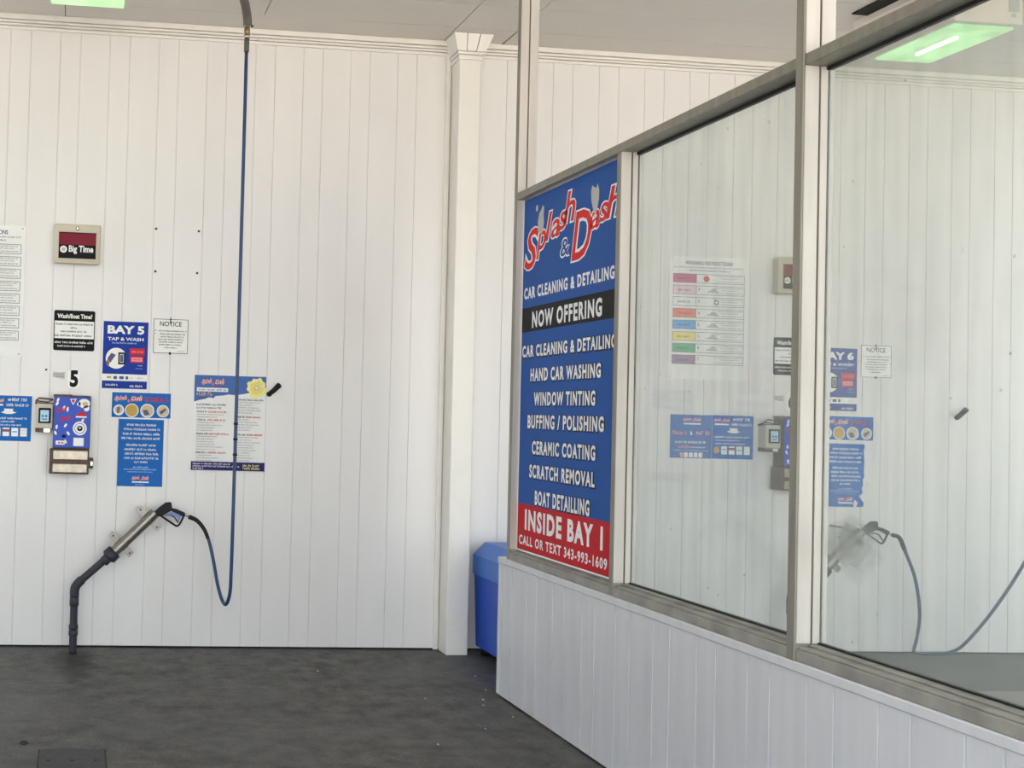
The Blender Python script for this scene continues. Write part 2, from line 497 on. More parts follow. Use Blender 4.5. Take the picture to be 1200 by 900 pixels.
# glazed aluminium frame standing on it
win = empty('window_1', (0, 0, 0))
ZS, ZR0, ZR1 = 0.797, 2.680, 2.720
def post(ya, yb, z0, z1, proud=0.0):
    m_ = MB()
    m_.box(XP - proud, yb, z0, XP + 0.047, ya, z1, 0.0025, 1)
    m_.box(XP + 0.047, yb + 0.007, z0, XP + 0.055, ya - 0.007, z1)
    m_.box(XP + 0.055, yb, z0, XP + 0.103, ya, z1, 0.0025, 1)
    o = m_.build('mullion', 'alu', win)
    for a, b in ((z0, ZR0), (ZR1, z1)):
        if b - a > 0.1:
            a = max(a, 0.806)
            MB().box(XP + 0.003 - proud * 0.5, yb - 0.003, a, XP + 0.0475, yb + 0.0005, b, 0.001, 1).build('lit_side_strip', 'lit_side', o)  # pale strip brightens the post side that faces the daylight, by colour
            MB().box(XP + 0.055, yb - 0.003, a, XP + 0.1025, yb + 0.0005, b, 0.001, 1).build('lit_side_strip', 'lit_side', o)
    return o
post(-1.196, -1.232, 0.7495, H)
post(-2.338, -2.372, 0.7495, ZR0)
post(-3.551, -3.592, 0.7495, H, 0.006)
post(-4.780, -4.820, 0.7495, H, 0.006)
mb = MB()
edges = [(-1.232, -2.338), (-2.372, -3.551), (-3.592, -4.780)]
for a, b in ((-1.232, -3.551), (-3.592, -4.780)):
    MB().box(XP, b, ZR0, XP + 0.100, a, ZR1, 0.003, 1).build('rail', 'alu', win)
for a, b in edges:
    m_ = MB()
    m_.box(XP, b, 0.7495, XP + 0.100, a, ZS - 0.010, 0.002, 1)
    m_.box(XP + 0.010, b, ZS - 0.010, XP + 0.100, a, ZS - 0.002, 0.002, 1)
    m_.box(XP + 0.045, b, ZS - 0.002, XP + 0.100, a, ZS + 0.006, 0.002, 1)
    m_.build('sill', 'alu_sill', win)
XG = XP + 0.079
for a, b in edges[1:]:
    m_ = MB()
    m_.box(XG - 0.006, b, ZS + 0.006, XG + 0.012, a, ZS + 0.012)
    m_.box(XG - 0.006, b, ZR0 - 0.012, XG + 0.012, a, ZR0)
    m_.box(XG - 0.003, b, ZS + 0.006, XG + 0.009, b + 0.004, ZR0)
    m_.box(XG - 0.001, a - 0.003, ZS + 0.006, XG + 0.007, a, ZR0)
    m_.build('gasket', 'gasket', win)
    MB().box(XG, b + 0.004, ZS + 0.010, XG + 0.006, a - 0.004, ZR0 - 0.008).build('pane', 'glass', win)
# stained edge bead behind the two glass panes
for y in (-2.402, -3.606):
    pass
for o in COL.objects:
    if o.parent is None and o.type in {'MESH', 'EMPTY'}:
        o['kind'] = 'structure'

# ------------------------------------------------------------------ writing and flat prints
_txt = {}
def text_mesh(s, bold=0.0, shear=0.0, space=1.0):
    k = (s, bold, shear, space)
    if k not in _txt:
        c = bpy.data.curves.new('lettering', 'FONT')
        c.body = s
        c.offset = bold
        c.shear = shear
        c.space_character = space
        c.resolution_u = 3
        o = bpy.data.objects.new('lettering', c)
        COL.objects.link(o)
        me = bpy.data.meshes.new_from_object(o.evaluated_get(bpy.context.evaluated_depsgraph_get()))
        vs = [v.co[:] for v in me.vertices]
        fs = [tuple(p.vertices) for p in me.polygons]
        bpy.data.objects.remove(o); bpy.data.curves.remove(c); bpy.data.meshes.remove(me)
        xs = [v[0] for v in vs]; zs = [v[1] for v in vs]
        x0, x1, y0, y1 = min(xs), max(xs), min(zs), max(zs)
        _txt[k] = ([((x - x0) / (x1 - x0), (y - y0) / (y1 - y0)) for x, y, _ in vs], fs)
    return _txt[k]

class Sign:
    """flat printed board; contents in fractions of its width (u, from left) and height (v, from top)"""
    def __init__(s, name, label, cat, x0, x1, z0, z1, m, thick=0.003, group=None, outline=None, place=None, y=0.0):
        s.w, s.h, s.t = x1 - x0, z1 - z0, thick
        mb = MB()
        pts = outline or [(0, 0), (1, 0), (1, 1), (0, 1)]
        mb.prism([s.P(u, v) for u, v in pts], 0, thick, 'xy')
        s.o = mb.build(name, m)
        tag(s.o, label, cat, group)
        if place is None:
            s.o.location = ((x0 + x1) / 2, y - 0.0005, (z0 + z1) / 2)
            s.o.rotation_euler = (PI / 2, 0, 0)
        else:
            s.o.matrix_world = place
        s.k = 0
    def P(s, u, v):
        return ((u - 0.5) * s.w, (0.5 - v) * s.h)
    def z(s):
        s.k += 1
        return s.t + 0.00014 * s.k
    def shapes(s, name, m, polys):
        if len(polys) > 1 and name in ('icon', 'badge', 'badge_mark', 'picture', 'droplet', 'card_mark', 'red_tile', 'screw', 'colour_cell', 'bubble'):
            for p in polys:
                o = s.shapes(name, m, [p])
                s.k -= 1
            s.k += 1
            return o
        zz = s.z()
        mb = MB()
        for p in polys:
            pts = [s.P(*q) for q in p]
            mb.add([(a, b, zz) for a, b in pts], [tuple(range(len(pts)))])
        o = mb.build(name, m, s.o, fix=False)
        return o
    def rects(s, name, m, rs):
        return s.shapes(name, m, [[(a, b), (c, b), (c, d), (a, d)] for a, b, c, d in rs])
    def frames(s, name, m, rs, t):
        """thin outlines, t in metres"""
        tu, tv = t / s.w, t / s.h
        q = []
        for a, b, c, d in rs:
            q += [(a, b, c, b + tv), (a, d - tv, c, d), (a, b, a + tu, d), (c - tu, b, c, d)]
        return s.rects(name, m, q)
    def discs(s, name, m, ds, n=28):
        """(u, v, radius in metres, squash)"""
        out = []
        for d in ds:
            u, v, r = d[:3]
            q = d[3] if len(d) > 3 else 1
            out.append([(u + r * math.cos(2 * PI * k / n) / s.w, v + q * r * math.sin(2 * PI * k / n) / s.h) for k in range(n)])
        return s.shapes(name, m, out)
    def text(s, m, body, u0, v0, u1, v1, bold=0.02, shear=0.0, name='lettering', rise=0.0, space=1.0):
        vs, fs = text_mesh(body, bold, shear, space)
        zz = s.z()
        mb = MB()
        pts = []
        for a, b in vs:
            x, y = s.P(u0 + (u1 - u0) * a, v1 + (v0 - v1) * b - rise * a)
            pts.append((x, y, zz))
        mb.add(pts, fs)
        return mb.build(name, m, s.o, fix=False)
    def lines(s, m, rows, seed=1, name='small_print', fill=0.55):
        """rows of small print too blurred to read: (u0, v0, u1, v1)"""
        rnd = random.Random(seed)
        rs = []
        for u0, v0, u1, v1 in rows:
            hh = v1 - v0
            lw = hh * s.h / s.w * 0.62
            u = u0
            left = rnd.randint(3, 8)
            while u + lw * 0.7 < u1:
                if left <= 0:
                    u += lw * 0.7
                    left = rnd.randint(2, 9)
                    continue
                left -= 1
                st = lw * 0.26
                top = v0 + hh * rnd.choice((0, 0, 0.22, 0.22, 0.1))
                k = rnd.random()
                rs.append((u, top, u + st, v1))
                if k < 0.75:
                    rs.append((u + lw * 0.5, v0 + hh * rnd.choice((0.2, 0.45)), u + lw * 0.5 + st, v1))
                if k > 0.2:
                    mvv = rnd.choice((v0 + hh * 0.1, v0 + hh * 0.42, v1 - hh * 0.24))
                    rs.append((u, mvv, u + lw * 0.72, mvv + hh * 0.22))
                u += lw
        return s.rects(name, m, rs)

def mini_logo(s, u0, v0, u1, v1, red='red', edge='white'):
    """the two-word red script with an ampersand, small"""
    du, dv = u1 - u0, v1 - v0
    for m, b in ((edge, 0.07), (red, 0.012)):
        s.text(m, 'Splash', u0, v0 + dv * 0.25, u0 + du * 0.46, v1, b, 0.35, 'logo_lettering', dv * 0.16)
        s.text(m, '&', u0 + du * 0.47, v0 + dv * 0.6, u0 + du * 0.55, v1, b, 0.2, 'logo_lettering')
        s.text(m, 'Dash', u0 + du * 0.56, v0 + dv * 0.2, u1, v0 + dv * 0.9, b, 0.35, 'logo_lettering', dv * 0.12)

# ------------------------------------------------------------------ wall signs
def instructions(ox, label):
    s = Sign('instruction_board', label, 'sign', -0.896 + ox, -0.343 + ox, 1.800, 2.617, 'paper', 0.004, 'wash instruction boards')
    s.text('plum', 'WASHING INSTRUCTIONS', 0.20, 0.035, 0.80, 0.068, 0.025)
    s.lines('grey', [(0.05, 0.080, 0.95, 0.094)], 3)
    s.lines('plum', [(0.25, 0.104, 0.78, 0.120)], 4)
    cols = ['crimson', 'rose', 'paper', 'orange', 'mid_blue', 'yellow', 'green', 'mauve']
    rows = []
    for k in range(8):
        v0 = 0.142 + k * 0.0945
        rows.append((v0, v0 + 0.074))
    for k, c in enumerate(cols):
        s.rects('colour_cell', c, [(0.05, rows[k][0], 0.345, rows[k][1])])
    for a, b in rows:
        s.frames('border', 'plum', [(0.05, a, 0.345, b)], 0.003)
        s.k -= 1
        s.frames('border', 'plum', [(0.34, a, 0.955, b)], 0.003)
        s.k -= 1
    s.k += 1
    s.lines('plum', [(0.11, a + 0.028, 0.28, a + 0.048) for a, b in rows], 5)
    r_ = [(0.62 - 0.03 * (k % 3), a + 0.010, 0.92, a + 0.020) for k, (a, b) in enumerate(rows)]
    r_ += [(0.66, a + 0.028, 0.88, a + 0.037) for a, b in rows] + [(0.60, a + 0.050, 0.93, a + 0.060) for a, b in rows]
    s.lines('grey', r_, 6)
    s.lines('plum', [(0.37, a + 0.018, 0.405, a + 0.044) for a, b in rows[1:]], 9)
    s.discs('icon', 'red', [(0.47, (rows[0][0] + rows[0][1]) / 2, 0.021)])
    s.discs('icon', 'grey', [(0.60, (rows[2][0] + rows[2][1]) / 2, 0.017)])
    s.discs('icon', 'paper', [(0.60, (rows[2][0] + rows[2][1]) / 2, 0.009)])
    # little cars in the other rows
    car = [(0, 0.7), (0.12, 0.5), (0.3, 0.45), (0.42, 0.12), (0.75, 0.1), (0.88, 0.45), (1, 0.55), (1, 0.85), (0, 0.85)]
    ps = []
    for k in (1, 3, 4, 5, 6):
        a, b = rows[k]
        ps.append([(0.48 + 0.14 * x, a + 0.014 + 0.048 * y) for x, y in car])
    s.shapes('icon', 'lgrey', ps)
    for u, v in ((0.035, 0.02), (0.965, 0.02), (0.035, 0.98), (0.965, 0.98)):
        s.discs('screw', 'lgrey', [(u, v, 0.006)])
    return s
instructions(0, 'white wash instruction board cut off by the left edge of the picture')
instructions(BAY, 'white wash instruction board with coloured rows, seen whole through the grimy glass')

def timer(ox, label):
    x0, x1, z0, z1 = -0.168 + ox, 0.122 + ox, 2.385, 2.634
    root = empty('wash_timer', ((x0 + x1) / 2, 0, z0))
    tag(root, label, 'timer', 'wash timer boxes')
    def L(m_, nm, m):
        o = m_.build(nm, m, root)
        o.location = (-(x0 + x1) / 2, 0, -z0)
        return o
    L(MB().box(x0 + 0.006, -0.055, z0 + 0.006, x1 - 0.006, -0.0003, z1 - 0.006, 0.01), 'case', 'cream')
    m_ = MB()
    m_.box(x0, -0.072, z0 + 0.002, x1, -0.05, z1, 0.010, 3)
    L(m_, 'cover', 'cream')
    m_ = MB()
    bx0, bx1, bz0, bz1 = x0 + 0.033, x1 - 0.027, z0 + 0.034, z1 - 0.052
    for a in ((bx0 - 0.012, bz0 - 0.012, bx1 + 0.012, bz0), (bx0 - 0.012, bz1, bx1 + 0.012, bz1 + 0.012), (bx0 - 0.012, bz0, bx0, bz1), (bx1, bz0, bx1 + 0.012, bz1)):
        m_.box(a[0], -0.077, a[1], a[2], -0.071, a[3], 0.002, 1)
    L(m_, 'bezel', 'cream')
    s = L(MB().box(bx0, -0.0745, bz0, bx1, -0.070, bz1), 'display', 'black')
    def flat(polys, nm, m, yy):
        mm = MB()
        for p in polys:
            mm.add([(x, yy, z) for x, z in p], [tuple(range(len(p)))])
        o = mm.build(nm, m, s, fix=False)
        return o
    W_, H_ = bx1 - bx0, bz1 - bz0
    flat([[(bx0 + 0.003, bz0 + H_ * 0.52), (bx1 - 0.003, bz0 + H_ * 0.52), (bx1 - 0.003, bz1 - 0.006), (bx0 + 0.003, bz1 - 0.006)]], 'readout_window', 'screen_red', -0.0749)
    c = (bx0 + W_ * 0.13, bz0 + H_ * 0.34)
    flat([[(c[0] + 0.022 * math.cos(k * PI / 12), c[1] + 0.022 * math.sin(k * PI / 12)) for k in range(24)]], 'emblem', 'white', -0.0749)
    flat([[(c[0] + 0.012 * math.cos(k * PI / 8), c[1] + 0.012 * math.sin(k * PI / 8)) for k in range(16)]], 'emblem_centre', 'lgrey', -0.0753)
    vs_, fs_ = text_mesh('Big Time', 0.03, 0)
    mm = MB()
    mm.add([(bx0 + W_ * (0.27 + 0.66 * a), -0.0749, bz0 + H_ * (0.17 + 0.33 * b)) for a, b in vs_], fs_)
    mm.build('lettering', 'white', s, fix=False)
    L(MB().tube([(x0 + 0.146, -0.07, z1 - 0.027), (x0 + 0.146, -0.076, z1 - 0.027)], 0.012), 'lock', 'rust')
    L(MB().tube([(x0 + 0.146, -0.075, z1 - 0.027), (x0 + 0.146, -0.078, z1 - 0.027)], 0.007), 'lock_core', 'chrome')
timer(0, 'cream wash timer box with dark red display, above the square black and white sign')
timer(BAY - 0.005, 'wash timer box half hidden behind the middle mullion, seen through the glass')

def boat(ox, label):
    ol = [(0.03, 0), (0.97, 0), (1, 0.03), (1, 0.97), (0.97, 1), (0.03, 1), (0, 0.97), (0, 0.03)]
    s = Sign('time_sign', label, 'sign', -0.151 + ox, 0.105 + ox, 1.849, 2.101, 'black', 0.004, 'black and white time signs', ol)
    s.rects('panel', 'white', [(0.02, 0.265, 0.98, 0.70)])
    s.text('white', "Wash/Boat Time?", 0.08, 0.085, 0.93, 0.20, 0.03)
    s.lines('black', [(0.05, 0.315, 0.95, 0.365), (0.40, 0.41, 0.60, 0.455), (0.17, 0.50, 0.83, 0.545), (0.03, 0.595, 0.97, 0.65)], 12)
    s.lines('white', [(0.03, 0.765, 0.97, 0.82), (0.10, 0.865, 0.80, 0.91)], 13)
boat(0, 'square black and white sign below the wash timer in the open bay')
boat(BAY, 'black and white sign half cut by the middle mullion, seen through the glass')

def bay_poster(ox, num, label):
    s = Sign('bay_poster', label, 'poster', 0.160 + ox, 0.442 + ox, 1.621, 2.043, 'bay_blue', 0.002, 'blue bay number posters')
    s.text('white', 'BAY ' + num, 0.09, 0.06, 0.91, 0.185, 0.045)
    s.text('white', 'TAP & WASH', 0.10, 0.235, 0.90, 0.285, 0.02)
    s.lines('light_blue', [(0.2, 0.31, 0.75, 0.33)], 21)
    s.discs('picture', 'white', [(0.30, 0.55, 0.066)])
    s.rects('picture', 'bay_blue', [(0.50, 0.39, 0.58, 0.72)])
    s.shapes('picture', 'plum', [[(0.10, 0.56), (0.19, 0.47), (0.29, 0.50), (0.17, 0.62)]])
    s.shapes('picture', 'brown', [[(0.07, 0.62), (0.11, 0.57), (0.16, 0.62), (0.12, 0.68)]])
    s.rects('picture', 'black', [(0.345, 0.46, 0.50, 0.64)])
    s.rects('picture', 'lgrey', [(0.375, 0.485, 0.47, 0.615)])
    s.rects('picture', 'plum', [(0.39, 0.50, 0.455, 0.60)])
    s.rects('red_tile', 'red', [(0.60, 0.395, 0.93, 0.495), (0.61, 0.51, 0.91, 0.61)])
    s.rects('red_tile', 'pink', [(0.64, 0.53, 0.88, 0.59)])
    s.lines('pink', [(0.64, 0.43, 0.9, 0.46)], 22)
    s.lines('red', [(0.67, 0.55, 0.86, 0.572)], 23)
    s.lines('light_blue', [(0.78, 0.64, 0.9, 0.66), (0.74, 0.69, 0.9, 0.70)], 24)
    s.rects('white_strip', 'white', [(0, 0.785, 1, 0.885)])
    s.rects('card_mark', 'plum', [(0.25, 0.815, 0.33, 0.86), (0.38, 0.815, 0.48, 0.86), (0.52, 0.815, 0.58, 0.86)])
    s.rects('card_mark', 'gold', [(0.10, 0.82, 0.2, 0.85)])
    s.lines('lgrey', [(0.63, 0.82, 0.7, 0.85), (0.78, 0.82, 0.92, 0.85)], 25)
    s.lines('white', [(0.08, 0.93, 0.36, 0.96), (0.62, 0.94, 0.9, 0.975)], 26)
bay_poster(0, '5', 'tall blue poster reading BAY 5, beside the pay box')
bay_poster(BAY + 0.006, '6', 'tall blue poster reading BAY 6, seen through the glass beside the middle mullion')

def notice(ox, label):
    s = Sign('notice_sign', label, 'sign', 0.471 + ox, 0.698 + ox, 1.849, 2.073, 'paper', 0.003, 'small white notice signs')
    s.frames('border', 'black', [(0.015, 0.015, 0.985, 0.985)], 0.0035)
    s.text('black', 'NOTICE', 0.19, 0.085, 0.80, 0.22, 0.01)
    s.lines('black', [(0.16, 0.33, 0.95, 0.37), (0.20, 0.42, 0.92, 0.46), (0.21, 0.495, 0.86, 0.535), (0.15, 0.57, 0.86, 0.61),
                      (0.18, 0.645, 0.84, 0.685), (0.18, 0.72, 0.80, 0.76), (0.33, 0.80, 0.68, 0.84)], 31)
    s.lines('grey', [(0.68, 0.91, 0.92, 0.935)], 32)
    s.lines('black', [(0.06, 0.32, 0.11, 0.36), (0.06, 0.40, 0.11, 0.45)], 33)
    s.rects('fixing_tab', 'black', [(0.47, -0.03, 0.50, 0.15), (0.46, 0.95, 0.52, 1.02)])
notice(0, 'small square white notice with black border right of the tall blue bay poster, unglazed')
notice(BAY, 'small square white notice with black border, seen through the right-hand glass pane')

def number(ox, num, label):
    ol = [(0.25 + 0.0, 0), (0.8, 0.0), (1, 0.12), (1, 0.85), (0.8, 1), (0.22, 1), (0, 0.85), (0, 0.14)]
    s = Sign('number_sticker', label, 'number', -0.053 + ox, 0.020 + ox, 1.612, 1.737, 'white', 0.0015, 'bay number stickers', ol)
    s.text('black', num, 0.16, 0.08, 0.88, 0.93, 0.05)
number(0, '5', 'black numeral 5 on a white sticker above the pay box')
number(BAY, '6', 'black numeral 6 on a white sticker cut by the middle mullion')

def tape(ox, label):
    s = Sign('tape_remnant', label, 'tape', -0.147 + ox, -0.073 + ox, 1.670, 1.715, 'lgrey', 0.001, 'grey tape remnants beside the bay numbers',
             [(0, 0.05), (0.6, 0.1), (1, 0), (1, 1), (0.5, 0.9), (0, 0.75)])
    s.rects('wear', 'grey', [(0.05, 0.35, 0.9, 0.42), (0.2, 0.65, 0.95, 0.72)])
tape(0, 'short grey tape remnant left of the numeral 5')
tape(BAY, 'short grey tape remnant left of the numeral 6')

def review_poster(x0, x1, z0, z1, label):
    s = Sign('info_poster', label, 'poster', x0, x1, z0, z1, 'sky_blue', 0.0015, 'blue posters with a white cup picture')
    mini_logo(s, 0.03, 0.05, 0.42, 0.17)
    s.rects('white_bar', 'white', [(0.05, 0.19, 0.40, 0.225)])
    s.lines('white', [(0.50, 0.05, 0.93, 0.12), (0.47, 0.17, 0.97, 0.235)], 41)
    s.shapes('cup_picture', 'white', [[(0.42, 0.29), (0.62, 0.29), (0.60, 0.345), (0.69, 0.37), (0.58, 0.405), (0.46, 0.405), (0.35, 0.37), (0.43, 0.345)]])
    s.lines('white', [(0.06, 0.475, 0.92, 0.52), (0.10, 0.55, 0.66, 0.59), (0.08, 0.63, 0.80, 0.665)], 42)
    s.discs('badge', 'gold', [(0.11, 0.80, 0.022)])
    s.rects('badge', 'white', [(0.22 + 0.185 * k, 0.71, 0.36 + 0.185 * k, 0.895) for k in range(4)])
    s.rects('badge_mark', 'brown', [(0.40, 0.74, 0.555, 0.80)])
    s.rects('badge_mark', 'mid_blue', [(0.24, 0.77, 0.34, 0.80), (0.61, 0.78, 0.71, 0.81)])
    s.lines('lgrey', [(0.80, 0.75, 0.90, 0.77), (0.80, 0.82, 0.9, 0.84)], 43)
review_poster(-0.566, -0.272, 1.274, 1.556, 'blue poster with white cup picture, cut by the left edge of the picture')
review_poster(4.211, 4.500, 1.278, 1.567, 'blue poster with white cup picture behind the glass, nearer the pay box')

s = Sign('info_poster', 'blue poster with large red wording behind the glass, left of its twin poster', 'poster', 3.917, 4.208, 1.277, 1.565, 'sky_blue', 0.0015)
mini_logo(s, 0.30, 0.05, 0.74, 0.17)
s.rects('white_bar', 'white', [(0.32, 0.19, 0.73, 0.225)])
s.lines('pink', [(0.06, 0.36, 0.42, 0.46), (0.62, 0.36, 0.96, 0.46)], 51, 'red_lettering')
s.text('white', '&', 0.47, 0.38, 0.54, 0.46)
s.lines('white', [(0.12, 0.60, 0.85, 0.66), (0.50, 0.73, 0.85, 0.765), (0.08, 0.81, 0.92, 0.83)], 52)
s.lines('pink', [(0.20, 0.71, 0.48, 0.775)], 53, 'red_lettering')
s.rects('badge', 'white', [(0.34 + 0.115 * k, 0.87, 0.43 + 0.115 * k, 0.98) for k in range(4)])
s.rects('badge', 'pink', [(0.24, 0.87, 0.32, 0.98)])

def token_poster(x0, x1, z0, z1, label):
    s = Sign('token_poster', label, 'poster', x0, x1, z0, z1, 'sky_blue', 0.0015, 'wide blue posters with four round pictures')
    tw, tv = 0.006 / s.w, 0.006 / s.h
    s.frames('border', 'white', [(0, 0, 1, 1)], 0.005)
    mini_logo(s, 0.05, 0.10, 0.52, 0.40)
    s.lines('red', [(0.56, 0.17, 0.95, 0.36)], 61, 'red_lettering')
    s.discs('picture', 'white', [(u, 0.70, r) for u, r in ((0.13, 0.034), (0.345, 0.043), (0.60, 0.044), (0.86, 0.039))])
    s.discs('picture', 'gold', [(0.345, 0.70, 0.038)])
    s.discs('picture', 'tan', [(0.60, 0.70, 0.038), (0.86, 0.70, 0.034)])
    s.discs('picture', 'lgrey', [(0.13, 0.68, 0.024)])
    s.shapes('picture', 'plum', [[(0.52, 0.68), (0.60, 0.66), (0.64, 0.84), (0.56, 0.88)], [(0.80, 0.72), (0.90, 0.58), (0.91, 0.66), (0.83, 0.84)]])
    s.shapes('picture', 'brown', [[(0.10, 0.60), (0.15, 0.58), (0.14, 0.80), (0.10, 0.82)]])
token_poster(0.221, 0.603, 1.436, 1.603, 'wide blue poster with four round pictures, on the open wall right of the pay box')
token_poster(4.975, 5.362, 1.421, 1.590, 'wide blue poster with four round pictures, seen through the glass beside the mullion')

def rules_poster(x0, x1, z0, z1, label, torn):
    ol = None
    if torn:
        ol = [(0, 0), (0.98, 0), (1, 0.05), (0.97, 0.10), (0.99, 0.30), (0.98, 0.46), (1.0, 0.52), (0.95, 0.56), (0.97, 0.64), (0.93, 0.70), (0.96, 0.78),
              (0.86, 0.82), (0.92, 0.88), (0.99, 0.93), (0.97, 0.99), (0.80, 1), (0.84, 0.93), (0.76, 0.88), (0.72, 0.94), (0.74, 1), (0, 1)]
    s = Sign('rules_poster', label, 'poster', x0, x1, z0, z1, 'sky_blue', 0.0015, 'narrow blue rules posters', ol)
    s.lines('white', [(0.18, 0.065, 0.88, 0.10), (0.12, 0.13, 0.93, 0.165), (0.10, 0.20, 0.93, 0.235), (0.07, 0.265, 0.94, 0.30),
                      (0.18, 0.365, 0.84, 0.40), (0.14, 0.43, 0.88, 0.465), (0.16, 0.495, 0.90, 0.53), (0.14, 0.56, 0.90, 0.595), (0.37, 0.62, 0.66, 0.65)], 71)
    s.lines('light_blue', [(0.35, 0.70, 0.68, 0.725), (0.14, 0.735, 0.86, 0.755), (0.22, 0.775, 0.78, 0.79)], 72)
    mini_logo(s, 0.32, 0.83, 0.70, 0.92)
    s.rects('white_bar', 'white', [(0.33, 0.925, 0.70, 0.945)])
    if not torn:
        s.lines('light_blue', [(0.40, 0.965, 0.62, 0.98)], 73)
rules_poster(0.273, 0.558, 1.009, 1.431, 'narrow blue rules poster with white print, below the wide poster, undamaged', False)
rules_poster(5.017, 5.299, 0.977, 1.401, 'narrow blue rules poster with torn right edge, seen through the glass', True)

s = Sign('price_poster', 'large white price poster with blue head, crossed by the hanging hose', 'poster', 0.742, 1.206, 1.119, 1.726, 'paper', 0.003)
s.shapes('head_panel', 'slate_blue', [[(0.005, 0.004), (0.995, 0.004), (0.995, 0.17), (0.93, 0.175), (0.86, 0.16), (0.78, 0.175), (0.70, 0.19), (0.62, 0.20), (0.54, 0.205),
                                      (0.48, 0.20), (0.42, 0.21), (0.36, 0.215), (0.30, 0.22), (0.27, 0.245), (0.22, 0.235), (0.16, 0.25), (0.08, 0.265), (0.005, 0.285)]])
mini_logo(s, 0.10, 0.025, 0.42, 0.115)
s.rects('white_bar', 'white', [(0.04, 0.135, 0.47, 0.175)])
s.lines('slate_blue', [(0.06, 0.145, 0.45, 0.165)], 81)
s.lines('amber', [(0.04, 0.18, 0.27, 0.22)], 82, 'orange_lettering')
s.shapes('ribbon', 'plum', [[(0.07, 0.245), (0.16, 0.23), (0.17, 0.25), (0.08, 0.265)]])
for m_, r0, ph in (('sun', 0.062, 0.0), ('yellow', 0.044, 0.3)):
    s.shapes('splash_emblem', m_, [[(0.865 + r0 * (1 + 0.08 * math.sin(9 * a + ph) + 0.05 * math.sin(4 * a)) * math.cos(a) / s.w, 0.125 + r0 * (1 + 0.08 * math.sin(9 * a + ph) + 0.05 * math.sin(4 * a)) * math.sin(a) / s.h)
                                    for a in [2 * PI * k / 60 for k in range(60)]]])
s.discs('splash_emblem', 'lgrey', [(0.865, 0.125, 0.017)])
s.discs('splash_emblem', 'sun', [(0.865, 0.125, 0.010)])
s.discs('droplet', 'white', [(0.765, 0.125, 0.007), (0.82, 0.055, 0.009), (0.95, 0.105, 0.008), (0.86, 0.045, 0.006)])
def para(u0, u1, v, nl, seed, hd='plum', red=None):
    s.lines(hd, [(u0, v, u1 if not red else u0 + (u1 - u0) * 0.35, v + 0.02)], seed, 'heading')
    if red:
        s.lines('red', [(u0 + (u1 - u0) * 0.38, v, u1, v + 0.02)], seed + 1, 'red_heading')
    rnd = random.Random(seed)
    s.lines('grey', [(u0, v + 0.034 + 0.027 * k, u0 + (u1 - u0) * rnd.uniform(0.45, 0.95), v + 0.044 + 0.027 * k) for k in range(nl)], seed + 2)
para(0.04, 0.46, 0.30, 0, 90); para(0.04, 0.38, 0.335, 0, 91)
para(0.05, 0.46, 0.375, 2, 93, 'plum', 1); para(0.05, 0.44, 0.46, 4, 96, 'plum', 1); para(0.05, 0.50, 0.605, 6, 99, 'black', 1); para(0.05, 0.46, 0.80, 3, 102, 'black', 1)
para(0.60, 0.96, 0.24, 5, 105); para(0.60, 0.94, 0.42, 5, 108, 'black', 1); para(0.60, 0.96, 0.605, 11, 111, 'black', 1)
s.rects('footer', 'navy', [(-0.015, 0.905, 1.0, 0.995)])
s.lines('white', [(0.01, 0.918, 0.52, 0.936), (0.01, 0.943, 0.66, 0.961), (0.01, 0.968, 0.16, 0.984)], 120)
s.lines('yellow', [(0.70, 0.925, 0.95, 0.95), (0.70, 0.955, 0.94, 0.98)], 121, 'yellow_lettering')

# ------------------------------------------------------------------ pay boxes and card readers
def tilt_flat(par, polys, nm, m, yy):
    mm = MB()
    for p in polys:
        mm.add([(x, yy, z) for x, z in p], [tuple(range(len(p)))])
    return mm.build(nm, m, par, fix=False)
def circ(x, z, r, q=1.0, n=20, rot=0):
    out = []
    for k in range(n):
        a, b = r * math.cos(2 * PI * k / n), r * q * math.sin(2 * PI * k / n)
        out.append((x + a * math.cos(rot) - b * math.sin(rot), z + a * math.sin(rot) + b * math.cos(rot)))
    return out
def rec(x0, z0, x1, z1):
    return [(x0, z0), (x1, z0), (x1, z1), (x0, z1)]

